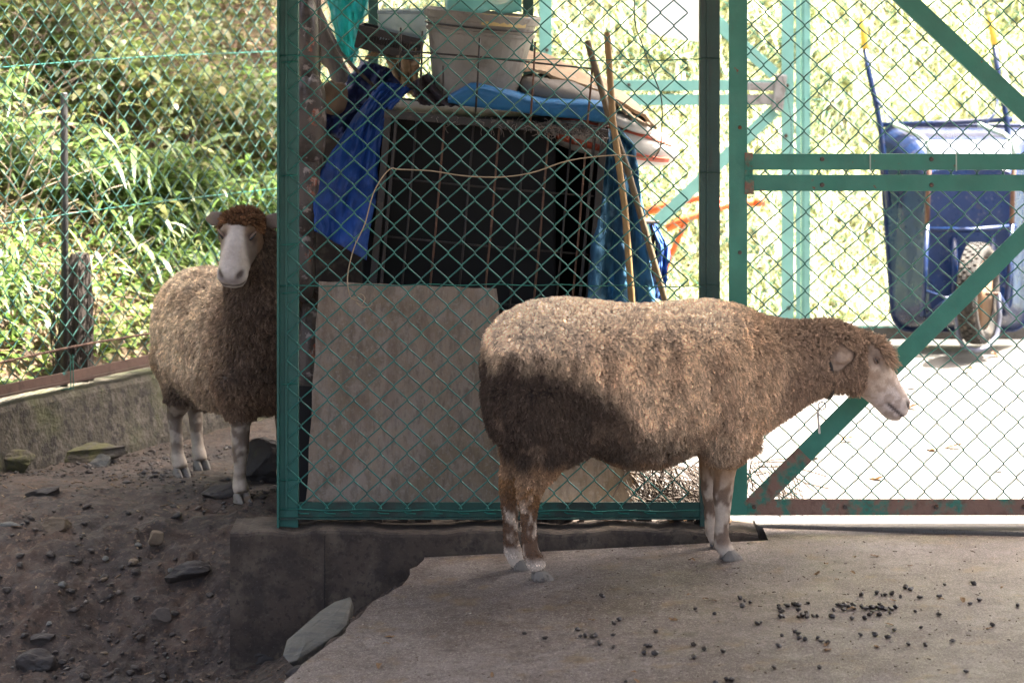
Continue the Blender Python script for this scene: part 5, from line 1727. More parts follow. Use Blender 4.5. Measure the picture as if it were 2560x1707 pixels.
def dense(pts, k=5):
    """Catmull-Rom through (x, y, z, r) tuples"""
    A = [np.array(p, float) for p in pts]
    out = []
    for i in range(len(A) - 1):
        a0, a1, a2, a3 = A[max(i - 1, 0)], A[i], A[i + 1], A[min(i + 2, len(A) - 1)]
        for j in range(k):
            t = j / k
            out.append(.5 * (2 * a1 + (a2 - a0) * t + (2 * a0 - 5 * a1 + 4 * a2 - a3) * t * t + (3 * a1 - a0 - 3 * a2 + a3) * t ** 3))
    out.append(A[-1])
    return out

def chain(mb, pts, n=18, k=5):
    d = dense(pts, k)
    mb.tube([Vector(p[:3]) for p in d], [max(p[3], .004) for p in d], n)

def make_sheep(name, label, base, trunk, chains, head, legs, colour_fn, wool_fn, nstrand, seed, ears, collar=None, hair_r=.0010):
    """trunk: world (centre, up-extent, down-extent, half width, side vector) rings; chains: limbs as world (x,y,z,r);
    head: dict with origin, axis, dorsal, side in world"""
    t = thing(name, label, 'sheep', base)
    mb = MB()
    for part in trunk:
        mb.loft([ring(Vector(c), Vector((0, 0, 1)), sv, ru, rd, rs, 36, .92) for (c, ru, rd, rs, sv) in part])
    for ch in chains:
        chain(mb, ch)
    O, A_, D_, S_ = head['o'], head['a'], head['d'], head['s']
    hp = lambda a, d, s: O + A_ * a + D_ * d + S_ * s
    mb.loft([ring(hp(a, (u + l) / 2, 0), D_, S_, (u - l) / 2, (u - l) / 2, hw, 28, .9) for a, u, l, hw in head.get('sec', HEAD1)])
    ea, ed, es = head.get('eye', (.074, .036, .0595)); hk = head.get('k', 1.0)
    for sg in head.get('brow', (-1, 1)):       # brow ridge and cheek
        mb.loft([ring(hp(.066 + .034 * math.cos(q), .054, sg * .055), D_, S_, .024 * math.sin(q) + .001, .024 * math.sin(q) + .001, .017 * math.sin(q) + .001, 14) for q in np.linspace(.1, math.pi - .1, 9)])
    # ears
    for (root, tip, wv, nv) in ears:
        root, tip, wv, nv = Vector(root), Vector(tip), Vector(wv).normalized(), Vector(nv).normalized()
        rows = []
        for i in range(9):
            q = i / 8
            c = root.lerp(tip, q) + nv * (.010 * math.sin(q * 3.1))
            wid = .025 * (math.sin(math.pi * (.12 + .86 * q)) ** .7) + .004
            rows.append(ring(c, nv, wv, .0055 * (1 - .45 * q) + .002, .0055 * (1 - .45 * q) + .002, wid, 16))
        mb.loft(rows)
    me = mb.mesh('raw', None)
    tmp = bpy.data.objects.new('raw', me)
    COL.objects.link(tmp)
    md = tmp.modifiers.new('r', 'REMESH')
    md.mode = 'VOXEL'
    md.voxel_size = .0062
    dg = bpy.context.evaluated_depsgraph_get()
    em = bpy.data.meshes.new_from_object(tmp.evaluated_get(dg))
    bpy.data.objects.remove(tmp)
    bpy.data.meshes.remove(me)
    nv_ = len(em.vertices)
    V = np.empty(nv_ * 3, np.float32); em.vertices.foreach_get('co', V); V = V.reshape(-1, 3).astype(float)
    E = np.empty(len(em.edges) * 2, np.int32); em.edges.foreach_get('vertices', E); E = E.reshape(-1, 2)
    def smooth(V, it, wmask=None):
        for _ in range(it):
            acc = np.zeros_like(V); cnt = np.zeros(len(V))
            np.add.at(acc, E[:, 0], V[E[:, 1]]); np.add.at(acc, E[:, 1], V[E[:, 0]])
            np.add.at(cnt, E[:, 0], 1); np.add.at(cnt, E[:, 1], 1)
            av = acc / np.maximum(cnt, 1)[:, None]
            k = .55 if wmask is None else (.55 * wmask)[:, None]
            V = V + (av - V) * k
        return V
    wl, _ = wool_fn(V)
    V = smooth(V, 3)
    V = smooth(V, 16, np.clip(wl / .02, 0, 1))
    # head detail: nostrils, mouth, eye sockets
    def hcoord(V):
        r = V - np.array(O)
        return r @ np.array(A_), r @ np.array(D_), r @ np.array(S_)
    a, d, s = hcoord(V)
    nos = np.exp(-(((a - .250 * hk) / .015) ** 2 + ((d - .017 - .30 * (np.abs(s) - .018)) / .0095) ** 2 + ((np.abs(s) - .030) / .016) ** 2))
    mth = np.exp(-((d + .015 + .10 * (.262 * hk - a)) / .0048) ** 2) * sstep(.185 * hk, .205 * hk, a)
    eye = np.exp(-(((a - ea) / (.019 if es > .055 else .011)) ** 2 + ((d - ed) / (.0105 if es > .055 else .02)) ** 2)) * (np.abs(s) > .030)
    inner = np.zeros(nv_)
    em.vertices.foreach_set('co', V.astype(np.float32).ravel())
    em.update()
    Nn = np.empty(nv_ * 3, np.float32); em.vertices.foreach_get('normal', Nn); Nn = Nn.reshape(-1, 3)
    V = V - Nn * (nos * .009 + mth * .0035 + eye * .005)[:, None]
    V = V + Nn * ((fbm(V * 55, 3, seed) - .5) * .005)[:, None]
    em.vertices.foreach_set('co', V.astype(np.float32).ravel())
    em.update()
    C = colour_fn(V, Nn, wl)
    hm = (a > .03) & (a < .27) & (np.abs(d) < .1) & (np.abs(s) < .09)
    tear = np.exp(-(((d - .036 + .18 * (a - .09)) / .006) ** 2)) * sstep(.08, .09, a) * sstep(.135, .11, a) * (np.abs(s) > .03)
    dark = np.clip(nos * 2.2 + mth * 1.2 + eye * (.6 if es > .055 else 1.0) + tear * .35, 0, .94) * hm
    C = C * (1 - dark[:, None]) + np.array([.045, .028, .026]) * dark[:, None]
    at = em.attributes.new('Col', 'FLOAT_COLOR', 'POINT')
    at.data.foreach_set('color', np.concatenate([C, np.ones((nv_, 1))], 1).astype(np.float32).ravel())
    em.materials.clear(); em.materials.append(m_skin)
    em.polygons.foreach_set('use_smooth', [True] * len(em.polygons))
    bl = np.array(base)
    em.vertices.foreach_set('co', (V - bl).astype(np.float32).ravel())
    em.update()
    em.name = 'body'
    body = bpy.data.objects.new('body', em)
    COL.objects.link(body)
    body.parent = t
    # ---- eyes
    for sg in ((-1, 1) if es > .055 else ()):
        c = hp(ea, ed, sg * es)
        mbq = MB()
        mbq.loft([ring(c + A_ * (.0115 * math.cos(q)), D_, S_, .0075 * math.sin(q) + 1e-4, .0075 * math.sin(q) + 1e-4, .0085 * math.sin(q) + 1e-4, 14) for q in np.linspace(.02, math.pi - .02, 10)])
        mbq.build('eye', m_eye, t, smooth=True)
        for (dd, rr_) in ((.0062, .0055), (-.0062, .0042)):
            mbq = MB()
            pts = [hp(ea + .0165 * q, ed + dd * (1 - .8 * abs(q)) - .004 * q, sg * (es + .0045 - .006 * q * q - .004 * (q > 0) * q)) for q in np.linspace(-1, 1, 9)]
            mbq.tube(pts, [rr_ * (.45 + .55 * math.cos(q * 1.3)) for q in np.linspace(-1, 1, 9)], 8)
            mbq.build('eyelid', m_lid, t, smooth=True)
    if es <= .055:          # closed eyes: a dark slit with lashes under a pale brow
        for sg in (-1, 1):
            pts = [hp(ea + .004 * (1 - q * q) + .010 * q, ed + .003 - .012 * q * .6, sg * (es + .0015 - .012 * q)) for q in np.linspace(-1, 1, 9)]
            MB().tube(pts, [.0036 * (.4 + .6 * math.cos(q * 1.3)) for q in np.linspace(-1, 1, 9)], 8).build('eye', m_eye, t, smooth=True)
            pts = [p_ - A_ * .0075 + D_ * .002 for p_ in pts]
            MB().tube(pts, [.0050 * (.4 + .6 * math.cos(q * 1.3)) for q in np.linspace(-1, 1, 9)], 8).build('eyelid', m_lid, t, smooth=True)
    # ---- hooves
    for (fp, fdir) in legs:
        fp, fd = Vector(fp), Vector(fdir).normalized()
        sd = Vector((-fd.y, fd.x, 0))
        for sg in (-1, 1):
            rings = []
            for (h, f0, f1, hw) in ((0, -.021, .041, .0150), (.006, -.020, .040, .0150), (.014, -.019, .033, .0142), (.022, -.017, .023, .0130), (.030, -.012, .014, .010)):
                cc_ = fp + Vector((0, 0, h)) + fd * ((f0 + f1) / 2) + sd * (sg * .0165) - sd * (sg * .002 * (f1 / .044))
                rg = []
                for j in range(12):
                    q = 2 * math.pi * j / 12
                    taper = 1 - .35 * max(0, math.cos(q))
                    rg.append(cc_ + fd * ((f1 - f0) / 2 * math.cos(q)) + sd * (hw * math.sin(q) * taper))
                rings.append(rg)
            MB().loft(rings).build('hoof', m_hoof, t, smooth=False, bevel=.0015)
    # ---- fleece: locks of curly fibre
    Fp = np.empty(len(em.polygons) * 4, np.int32)
    em.polygons.foreach_get('vertices', Fp) if all(len(p.vertices) == 4 for p in em.polygons[:50]) else None
    Fq = Fp.reshape(-1, 4)
    p0, p1, p2, p3 = (V[Fq[:, i]] for i in range(4))
    area = .5 * np.linalg.norm(np.cross(p2 - p0, p3 - p1), axis=1)
    wlen, dens = wool_fn((p0 + p1 + p2 + p3) / 4)
    pr = area * np.where(wlen > .001, dens, 0)
    r2 = np.random.default_rng(seed)
    NC = nstrand // 4
    f = r2.choice(len(Fq), NC, p=pr / pr.sum())
    u, v = r2.uniform(0, 1, (2, NC, 1))
    cpt = (p0[f] * (1 - u) + p1[f] * u) * (1 - v) + (p3[f] * (1 - u) + p2[f] * u) * v
    nor = Nn[Fq[f]].mean(1); nor /= np.linalg.norm(nor, axis=1, keepdims=True)
    L0 = wool_fn(cpt)[0] * r2.uniform(.75, 1.2, NC)
    Lm = np.maximum(L0, .002)
    # lock direction: outwards, falling with gravity, ruffled together by slow noise
    q = cpt * 16
    q = cpt * 30
    ruf = np.stack([vnoise(q, 1), vnoise(q + 50, 2), vnoise(q + 90, 3)], -1) - .5
    dirl = nor * 1.0 + np.array([0, 0, -.85]) * (1 - np.abs(nor[:, 2:3])) + ruf * 1.1
    dirl /= np.linalg.norm(dirl, axis=1, keepdims=True)
    tip = cpt + dirl * Lm[:, None]
    m_ = 4; K = 7
    N = NC * m_
    ci = np.repeat(np.arange(NC), m_)
    tang = np.cross(nor, r2.normal(size=(NC, 3))); tang /= np.linalg.norm(tang, axis=1, keepdims=True)
    bit = np.cross(nor, tang)
    ang = r2.uniform(0, 6.28, N); rad = .0030 * np.sqrt(r2.uniform(0, 1, N))
    off = tang[ci] * (np.cos(ang) * rad)[:, None] + bit[ci] * (np.sin(ang) * rad)[:, None]
    ph = r2.uniform(0, 6.28, NC)
    frq = r2.uniform(1.2, 2.6, NC)
    pos = np.zeros((N, K, 3))
    ts = np.linspace(0, 1, K)
    amp_ = np.minimum(.2 * Lm, .0030)[ci] * r2.uniform(.7, 1.3, N)
    lv = r2.uniform(.75, 1.1, N)
    for i, tt in enumerate(ts):
        c = cpt[ci] - nor[ci] * .002 + (tip - cpt)[ci] * (tt * lv)[:, None] + off * (1 - .62 * tt)
        a_ = ph[ci] + tt * 6.28 * frq[ci] + .35 * ang
        w_ = amp_ * min(1, tt * 2.2)
        pos[:, i] = c + tang[ci] * (np.cos(a_) * w_)[:, None] + bit[ci] * (np.sin(a_) * w_)[:, None]
    pos[:, :, 2] -= (ts ** 2)[None, :] * (Lm[ci] * .18)[:, None]
    cu = bpy.data.hair_curves.new('fleece')
    cu.add_curves([K] * N)
    cu.attributes['position'].data.foreach_set('vector', (pos.reshape(-1, 3) - bl).astype(np.float32).ravel())
    ra = cu.attributes.get('radius') or cu.attributes.new('radius', 'FLOAT', 'POINT')
    rv = np.tile(np.array([1, 1, .95, .9, .8, .65, .35]) * hair_r, N).astype(np.float32)
    ra.data.foreach_set('value', rv)
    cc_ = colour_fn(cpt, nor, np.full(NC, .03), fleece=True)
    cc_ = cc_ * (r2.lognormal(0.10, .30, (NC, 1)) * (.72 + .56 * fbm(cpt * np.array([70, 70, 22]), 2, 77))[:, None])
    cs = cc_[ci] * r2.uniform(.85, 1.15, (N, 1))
    rootk = np.array([.50, .62, .78, .94, 1.1, 1.22, 1.3])        # fibre is darker at its root, lighter at its tip
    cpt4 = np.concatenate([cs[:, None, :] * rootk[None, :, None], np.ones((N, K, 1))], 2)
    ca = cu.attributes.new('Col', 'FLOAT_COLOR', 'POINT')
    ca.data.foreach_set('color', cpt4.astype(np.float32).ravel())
    cu.materials.append(m_wool)
    fo = bpy.data.objects.new('fleece', cu)
    COL.objects.link(fo)
    fo.parent = t
    return t, hp

m_lid = M('sheep_eyelid', (.21, .14, .10), [((.10, .065, .048), 90, .5, .66, .6)], rough=.7)
K2 = 1.0884
# ---------- sheep in profile
YAW = math.atan2(.14, .545)
hd = Vector((math.cos(YAW), math.sin(YAW), 0)); lt_ = Vector((-math.sin(YAW), math.cos(YAW), 0))
Ym = lambda p: 7.915 + (p - 1215) / 445 * .14
def S1(p, q, off=0.0):
    """world point of trace position (p, q), 'off' metres to the sheep's far side"""
    return P(p * K2, q * K2, Ym(p) + off * lt_.y)
INS = .016
trunk_t = [(1122, 800, 868, .075), (1134, 752, 925, .125), (1168, 714, 990, .165), (1225, 689, 1008, .190), (1300, 679, 1018, .203), (1370, 687, 1058, .213), (1440, 695, 1084, .225), (1510, 694, 1080, .222),
           (1580, 687, 1050, .210), (1640, 684, 1028, .192), (1695, 694, 1016, .168), (1745, 715, 998, .142), (1795, 729, 968, .120), (1845, 731, 932, .106), (1890, 726, 912, .102), (1925, 728, 908, .098), (1955, 742, 905, .088)]
part = []
for (p, a_, b_, hw) in trunk_t:
    b_ = b_ - (13 if 1260 < p < 1660 else 5)
    ta, tb = S1(p, a_), S1(p, b_)
    c = (ta + tb) / 2
    h = max((ta.z - tb.z) / 2 - INS, .02)
    part.append((c, h, h, hw - INS * .7, lt_))
def LEG(lst, off):
    out = []
    for (p, q, r) in lst:
        w_ = S1(p, q, off)
        out.append((w_.x, w_.y, w_.z, r))
    return out
hnear = LEG([(1225, 880, .125), (1232, 955, .112), (1250, 1010, .082), (1240, 1055, .060), (1224, 1095, .042), (1215, 1130, .0325), (1214, 1190, .0235), (1216, 1240, .0225), (1221, 1272, .026), (1233, 1296, .026), (1238, 1306, .024)], -.085)
hfar = LEG([(1200, 880, .115), (1205, 955, .105), (1212, 1010, .076), (1198, 1055, .054), (1180, 1095, .039), (1172, 1130, .031), (1172, 1190, .0235), (1174, 1240, .0225), (1178, 1265, .0255), (1188, 1287, .0255), (1192, 1296, .023)], .085)
fnear = LEG([(1655, 930, .095), (1662, 990, .080), (1664, 1030, .058), (1662, 1065, .041), (1662, 1110, .031), (1660, 1135, .0295), (1660, 1180, .0225), (1657, 1225, .0215), (1659, 1246, .025), (1668, 1264, .0245), (1672, 1271, .023)], -.085)
ffar = LEG([(1640, 930, .09), (1640, 990, .075), (1638, 1030, .052), (1633, 1065, .036), (1630, 1100, .028), (1630, 1125, .0265), (1633, 1165, .021), (1634, 1200, .020), (1638, 1222, .023), (1646, 1238, .023), (1649, 1244, .021)], .095)
brisket = LEG([(1680, 985, .07), (1700, 1005, .045), (1722, 1014, .028), (1740, 1008, .02)], -.01)
flankf = LEG([(1330, 960, .10), (1300, 1000, .07), (1275, 1030, .05)], -.07)
O1 = S1(1938, 800); 
A1 = (S1(2056, 929) - O1); A1 = A1.normalized()
Dn = Vector((A1.dot(hd) * 0, 0, 0))
side1 = lt_.copy()
side1 = (side1 - A1 * side1.dot(A1)).normalized()
D1 = A1.cross(side1).normalized()
if D1.z < 0: D1 = -D1
head1 = dict(o=O1, a=A1, d=D1, s=side1)
ear1 = [(S1(1946, 797, -.075), S1(1926, 834, -.112), hd * .9 + Vector((0, 0, -.55)), -lt_ + Vector((0, 0, .35))),
        (S1(1944, 785, .085), S1(1930, 815, .15), hd * .9 + Vector((0, 0, -.4)), lt_ + Vector((0, 0, .5)))]
def trace1(V):
    """sheep-side coordinates (p, q) in trace units: along the body and up, in the sheep's own frame"""
    V = np.asarray(V)
    p = 1440 + ((V - np.array(S1(1440, 880))) @ np.array(hd)) / (K2 / FPX * 7.985 / math.cos(YAW)) * 1.0
    q = 880 - (V[:, 2] - S1(1440, 880).z) / (K2 / FPX * 7.985)
    return p, q
def headc(V, H):
    r = np.asarray(V) - np.array(H['o'])
    return r @ np.array(H['a']), r @ np.array(H['d']), r @ np.array(H['s'])
def wool1(V):
    p, q = trace1(V)
    a, d, s = headc(V, head1)
    L = np.full(len(V), .0185)
    L *= 1 + .25 * sstep(960, 1050, q) 
    # legs become bare below
    rear = p < 1430
    lim = np.where(rear, 1085 + 14 * (vnoise(np.asarray(V) * 40, 2) - .5), 1068)
    leg = (q > lim) | ((q > np.where(rear, 1050, 1040)) & (p < 1280)) * (q > lim)
    L = np.where(q > lim, np.where(rear, np.clip(.011 * (1190 - q) / 90, .0042, .011), .0042), L)
    L = np.where(q > 1278, 0, L)
    L = np.where((~rear) & (p > 1600) & (p < 1705) & (q > 1045), np.clip(.022 * (1075 - q) / 30, 0, .02), L)
    L = np.where(rear & (q > 1040) & (p < 1300), np.minimum(L, .016), L)
    # tail end
    inhead = (a > .020) & (p > 1925)
    cap = (d > .060) & (a < .118)
    cheek = a < np.interp(d, [-.09, -.06, -.03, 0, .02, .05, .06], [.125, .118, .100, .072, .040, .030, .030])
    side_band = (a < .030)
    L = np.where(inhead, np.where(cap, .024 + .014 * sstep(.02, .08, a), np.where(cheek | side_band, .020, 0)), L)
    # ears stay short haired
    er, et = np.array(ear1[0][0]), np.array(ear1[0][1])
    for (root, tip, _, _) in ear1:
        er, et = np.array(root), np.array(tip)
        tt = np.clip(((V - er) @ (et - er)) / ((et - er) @ (et - er)), 0, 1)
        dist = np.linalg.norm(V - (er + tt[:, None] * (et - er)), axis=1)
        L = np.where((dist < .030) & (tt > .12), 0, L)
    dens = np.where(L > 0, np.where(L < .0125, .8, 1.0), 0)
    dens = np.where(np.asarray(V)[:, 1] > Ym(1440) + .12, .55, dens)
    return L, dens
def col1(V, Nn, wl, fleece=False):
    V = np.asarray(V)
    p, q = trace1(V)
    a, d, s = headc(V, head1)
    n1 = fbm(V * np.array([26, 26, 7.0]), 3, 3); n2 = fbm(V * 9, 3, 7); n3 = fbm(V * 45, 2, 9)
    tan = np.array([.63, .48, .325]); pale = np.array([.80, .69, .54]); brown = np.array([.36, .25, .165]); dark = np.array([.046, .032, .025]); ginger = np.array([.30, .165, .072]); neck = np.array([.26, .18, .125])
    def mx(c, x, f):
        f = np.clip(f, 0, 1)[:, None]
        return c * (1 - f) + x * f
    c = np.tile(tan, (len(V), 1))
    c = mx(c, brown, sstep(.42, .62, n1) * .75)
    c = mx(c, brown, sstep(1480, 1700, p) * .45)
    c = mx(c, pale, sstep(800, 695, q + (n2 - .5) * 60) * .85 * sstep(1750, 1600, p))  # paler back; skylight along its top is in the colour
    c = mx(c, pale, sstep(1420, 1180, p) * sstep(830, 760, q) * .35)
    c = mx(c, neck, sstep(1720, 1830, p + (n2 - .5) * 120) * .85)
    c = mx(c, brown, sstep(1930, 1990, p) * sstep(830, 760, q) * .5)
    # wet dirty patch on the haunch, with its own outline
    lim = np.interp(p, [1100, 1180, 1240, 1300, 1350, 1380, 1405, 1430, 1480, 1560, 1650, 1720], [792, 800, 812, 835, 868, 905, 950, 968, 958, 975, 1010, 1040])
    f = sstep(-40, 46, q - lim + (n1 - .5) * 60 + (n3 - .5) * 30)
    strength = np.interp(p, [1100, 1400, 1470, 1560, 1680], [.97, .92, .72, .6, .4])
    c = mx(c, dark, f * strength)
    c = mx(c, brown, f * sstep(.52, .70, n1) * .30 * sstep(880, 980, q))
    c = mx(c, ginger, sstep(1020, 1075, q + (n1 - .5) * 60) * .65)
    c = mx(c, brown * .9, sstep(1030, 1080, q) * (p < 1330) * .5)
    face = np.array([.55, .44, .345]); pink = np.array([.62, .53, .47]); cream = np.array([.42, .345, .27]); stain = np.array([.085, .045, .024])
    bare = wl <= .0125
    leg = (wl <= .0125) & (q > 1030) & (p < 1800)
    lc = np.tile(cream, (len(V), 1))
    st = fbm(V * np.array([38, 38, 17]), 3, 15)
    rear = p < 1430
    amt = np.where(rear, sstep(.36, .50, st) * sstep(1278, 1250, q) , sstep(.47, .56, st) * .85 * sstep(1262, 1235, q))
    lc = mx(lc, stain, amt)
    lc = mx(lc, ginger * .8, np.where(rear, sstep(1180, 1075, q) * .9, sstep(1150, 1062, q) * .9))
    lc = mx(lc, np.array([.46, .395, .33]), sstep(1245, 1270, q) * .8)
    legf = (q > np.where(rear, 1085, 1072)) & (p < 1800)
    c0 = c
    if not fleece:
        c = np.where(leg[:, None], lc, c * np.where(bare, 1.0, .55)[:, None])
    if fleece:
        return np.where(legf[:, None], lc, c)
    hd_ = (wl <= .002) & (p > 1900)
    hc = mx(np.tile(face, (len(V), 1)), pink, sstep(.13, .20, a))
    hc = mx(hc, np.array([.22, .135, .08]), sstep(.44, .58, n2) * sstep(.17, .06, a) * .7)
    hc = mx(hc, np.array([.25, .16, .10]), sstep(.50, .60, fbm(V * 42, 3, 4)) * .5)
    hc = mx(hc, np.array([.20, .125, .078]), sstep(.10, .05, a) * .6)
    hc = mx(hc, np.array([.12, .08, .08]), np.exp(-(((a - .243) / .014) ** 2 + ((d - .010) / .012) ** 2)) * .45)
    c = np.where(hd_[:, None], hc, c)
    return c
zs = lambda pt: float(slab_z(pt.x, pt.y)) if pt.y < 8.2 else .012
feet1 = []
for lg_, f in ((hnear, .9), (hfar, .9), (fnear, .9), (ffar, .9)):
    e = Vector(lg_[-1][:3])
    feet1.append((Vector((e.x, e.y, zs(e))), hd))
base1 = Vector((S1(1440, 1300).x, Ym(1440), float(slab_z(.27, 8))))
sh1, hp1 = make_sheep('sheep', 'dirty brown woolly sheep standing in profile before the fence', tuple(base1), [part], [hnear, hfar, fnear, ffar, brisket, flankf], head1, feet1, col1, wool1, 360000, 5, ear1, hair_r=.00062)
# collar with ring and tag
cc0, cc1 = S1(1893, 835), None
ringc = []
for i in range(29):
    q = 2 * math.pi * i / 28
    ringc.append(S1(1884, 834) + Vector((0, 0, 1)) * (.100 * math.sin(q)) + hd * (.02 * -math.sin(q)) + lt_ * (.088 * math.cos(q)))
col_o = MB().tube(ringc, .006, 8, cap=False).build('collar', m_collar, sh1, smooth=True)
rc = S1(1888, 932, -.01)
MB().tube([rc + Vector((.011 * math.cos(q), 0, .011 * math.sin(q) )) for q in np.linspace(0, 6.28, 20)], .0018, 6).build('collar_ring', m_steel, col_o, smooth=True)
m = MB()
tc_ = S1(1880, 968, -.01)
m.box(tc_, (.0055, .018, .068), Matrix.Rotation(math.radians(-4), 3, 'Y'))
m.build('tag', m_tag, col_o, bevel=.001)
MB().tube([rc + Vector((-.004, 0, -.01)), tc_ + Vector((.001, 0, .032))], .0016, 6).build('tag_link', m_steel, sh1)

# ---------- sheep facing the camera behind the fence
H2a, H2b = Vector((-1.075, 9.50)), Vector((-.80, 9.04))
hd2 = Vector((*(H2b - H2a).normalized(), 0)); lt2 = Vector((-hd2.y, hd2.x, 0))
mid2 = (H2a + H2b) / 2
Zg = -.04
def B2(x, y, z):
    return Vector((mid2.x, mid2.y, Zg)) + hd2 * x + lt2 * y + Vector((0, 0, z))
trunk2 = [(-.40, .53, .40, .06), (-.375, .62, .34, .11), (-.33, .66, .27, .142), (-.26, .690, .25, .160), (-.16, .705, .235, .172), (-.05, .70, .215, .182), (.06, .69, .21, .184), (.16, .70, .225, .176), (.25, .715, .245, .168), (.33, .72, .28, .155), (.39, .70, .34, .135), (.43, .66, .42, .10)]
part2 = []
for (x, zt, zb, hw) in trunk2:
    h = (zt - zb) / 2 - INS
    part2.append((B2(x, 0, (zt + zb) / 2), h, h, hw - .010, lt2))
neck2 = []
for (X, Y, Z, r) in ((-.765, 9.06, .42, .135), (-.762, 8.98, .52, .150), (-.775, 8.92, .61, .138), (-.797, 8.885, .69, .115), (-.818, 8.86, .76, .096), (-.832, 8.84, .81, .078)):
    neck2.append((X, Y, Z, r))
def leg2(x, y, kind, z0):
    zf = float(dirt_z(np.array([B2(x, y, 0).x]), np.array([B2(x, y, 0).y]))[0]) + .004
    L = []
    def ad(xx, yy, z, r):
        p_ = B2(x + xx, y + yy, 0)
        L.append((p_.x, p_.y, z, r))
    top = Zg
    if kind == 'h':
        for xx, zz, r in ((.0, .42, .115), (.02, .34, .095), (.03, .28, .062), (-.005, .235, .040), (-.03, .205, .030), (-.03, .18, .0265), (-.02, .12, .0225), (-.012, .075, .022), (-.004, .05, .026), (.012, .028, .026), (.016, .022, .024)):
            ad(xx, -.02 * np.sign(y) * (zz > .3), zf + zz, r)
    else:
        for xx, zz, r in ((.0, .40, .085), (.01, .33, .068), (.012, .28, .048), (.01, .24, .034), (.01, .195, .0295), (.012, .165, .029), (.008, .12, .0215), (.004, .075, .021), (.006, .052, .0255), (.016, .030, .026), (.02, .023, .024)):
            ad(xx, 0, zf + zz, r)
    p_ = L[-1]
    return L, (Vector((p_[0], p_[1], zf - .004)), hd2)
lgs, feet2 = [], []
def at_px(px_, Y):
    w_ = P(px_, 1100, Y)
    r = Vector((w_.x - mid2.x, w_.y - mid2.y, 0))
    return r.dot(hd2), r.dot(lt2)
for (px_, Y, kd) in ((411 * K2, 9.42, 'h'), (457 * K2, 9.62, 'h'), (549 * K2, 8.98, 'f'), (650 * K2, 9.12, 'f')):
    x, y = at_px(px_, Y)
    L, ft = leg2(x, y, kd, 0)
    lgs.append(L); feet2.append(ft)
O2 = Vector((-.838, 8.825, .862))
A2 = Vector((-.035, -.180, -.175)).normalized()
S2v = Vector((1, -.10, .03)); S2v = (S2v - A2 * S2v.dot(A2)).normalized()
D2 = S2v.cross(A2).normalized()
if D2.z < 0: D2 = -D2
head2 = dict(o=O2, a=A2, d=D2, s=S2v, brow=(), sec=HEAD2, eye=(.100, .050, .047), k=.89)
hp_ = lambda a, d, s: O2 + A2 * a + D2 * d + S2v * s
ear2 = [(hp_(.012, .030, -.060), hp_(.012, .022, -.128) + Vector((0, .02, .0)), Vector((0, .2, 1)), Vector((-.2, -1, .2))),
        (hp_(.012, .030, .060), hp_(.010, .030, .165) + Vector((0, .01, .0)), Vector((0, .2, 1)), Vector((.1, -1, .2)))]
def wool2(V):
    V = np.asarray(V)
    a, d, s = headc(V, head2)
    L = np.full(len(V), .017)
    x = (V - np.array(B2(0, 0, 0))) @ np.array(hd2)
    z = V[:, 2] - Zg
    rear = x < 0
    lim = np.where(rear, .245, .265)
    L = np.where(z < lim, 0, L)
    L = np.where(rear & (z < .38), np.minimum(L, .018), L)
    near = (np.abs(s) < .09) & (a > .012) & (a < .30) & (d > -.075) & (d < .13)
    cap = (d > .052 - .0 * a) & (a < .066 + .012 * (np.abs(s) < .03)) & (np.abs(s) < .058)
    band = (a < np.where(np.abs(s) > .052, .060, .040))
    L = np.where(near, np.where(cap, .024, np.where(band, .016, np.where((d < -.015 - .25 * (a - .06)) & (a < .135), .016, 0))), L)
    for (root, tip, _, _) in ear2:
        er, et = np.array(root), np.array(tip)
        tt = np.clip(((V - er) @ (et - er)) / ((et - er) @ (et - er)), 0, 1)
        dist = np.linalg.norm(V - (er + tt[:, None] * (et - er)), axis=1)
        L = np.where((dist < .030) & (tt > .12), 0, L)
    return L, np.where(L > 0, 1.0, 0)
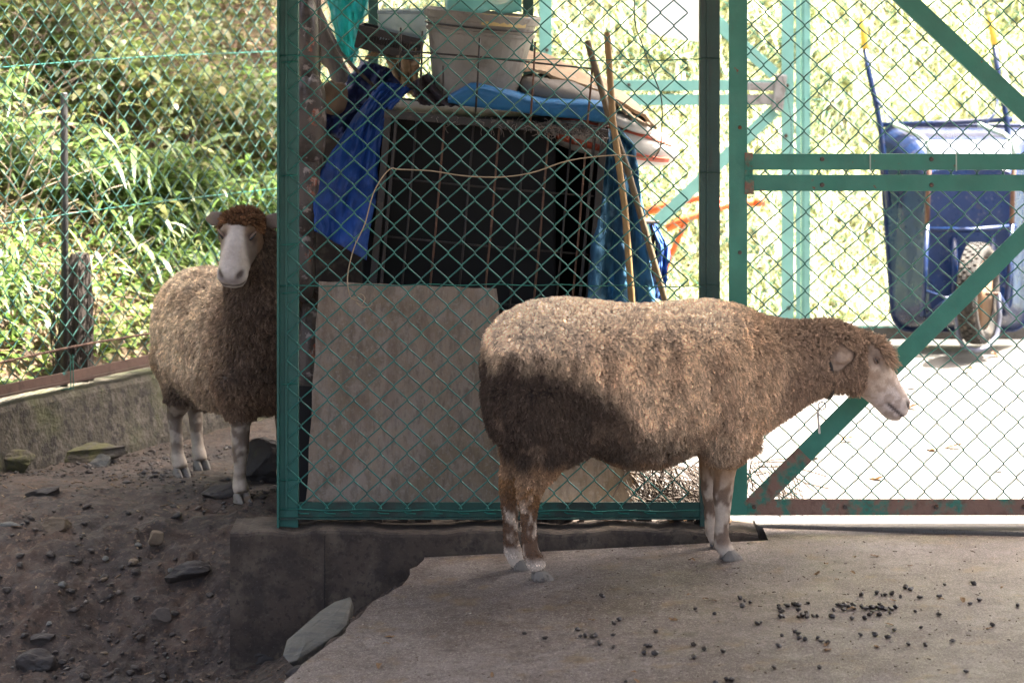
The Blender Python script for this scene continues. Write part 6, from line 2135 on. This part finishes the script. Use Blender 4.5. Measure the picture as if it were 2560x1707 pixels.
def col2(V, Nn, wl, fleece=False):
    V = np.asarray(V)
    a, d, s = headc(V, head2)
    r = V - np.array(B2(0, 0, 0))
    x, y, z = r @ np.array(hd2), r @ np.array(lt2), V[:, 2] - Zg
    n1 = fbm(V * np.array([26, 26, 9.0]), 3, 13); n2 = fbm(V * 9, 3, 17)
    def mx(c, x_, f):
        f = np.clip(f, 0, 1)[:, None]
        return c * (1 - f) + x_ * f
    tan = np.array([.54, .43, .305]); pale = np.array([.66, .56, .43]); brown = np.array([.20, .128, .08]); dark = np.array([.06, .042, .032]); gg = np.array([.22, .14, .07])
    c = np.tile(tan, (len(V), 1))
    c = mx(c, pale, sstep(.58, .70, z) * .8)  # back lightened, standing in for light from above
    c = mx(c, brown, sstep(.44, .62, n1) * .45)
    c = mx(c, brown, sstep(.10, .26, x + (n2 - .5) * .1) * .8)
    c = mx(c, dark, sstep(.20, .34, x + (n2 - .5) * .1) * .8)
    c = mx(c, brown, sstep(.42, .32, z) * .6)
    c = mx(c, dark, sstep(.34, .27, z + (n1 - .5) * .05) * .8 * (x < .0))
    c = mx(c, gg, (x < -.2) * sstep(.5, .4, z) * sstep(.34, .38, z) * .5)
    capm = (d > .03) & (a > -.04) & (a < .085) & (np.abs(s) < .1)
    c = mx(c, np.array([.135, .066, .030]), capm * (.75 + .2 * n1))
    if fleece:
        return c
    bare = wl <= .002
    face = np.array([.50, .455, .41]); cream = np.array([.34, .285, .225])
    lc = mx(np.tile(cream, (len(V), 1)), np.array([.075, .045, .027]), sstep(.45, .57, fbm(V * 26, 3, 5)) * .75 * sstep(.05, .1, z))
    hc = mx(np.tile(face, (len(V), 1)), np.array([.085, .058, .04]), sstep(.022, .040, np.abs(s) - .02 * sstep(.12, .2, a)) * sstep(.225, .15, a) * .85)
    hc = mx(hc, np.array([.15, .085, .042]), sstep(.125, .085, a) * .75 * sstep(.012, .03, np.abs(s)))
    hc = mx(hc, np.array([.36, .30, .26]), sstep(.5, .7, n2) * .5)
    hc = mx(hc, np.array([.14, .10, .10]), np.exp(-(((a - .243) / .016) ** 2 + ((d - .006) / .012) ** 2)) * .6)
    ear = bare & (np.abs(s) > .072) & (z > .7)
    hc = np.where(ear[:, None], np.array([.13, .095, .075])[None], hc)
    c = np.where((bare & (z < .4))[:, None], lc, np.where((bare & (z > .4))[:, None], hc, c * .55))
    return c
base2 = Vector((mid2.x, mid2.y, Zg))
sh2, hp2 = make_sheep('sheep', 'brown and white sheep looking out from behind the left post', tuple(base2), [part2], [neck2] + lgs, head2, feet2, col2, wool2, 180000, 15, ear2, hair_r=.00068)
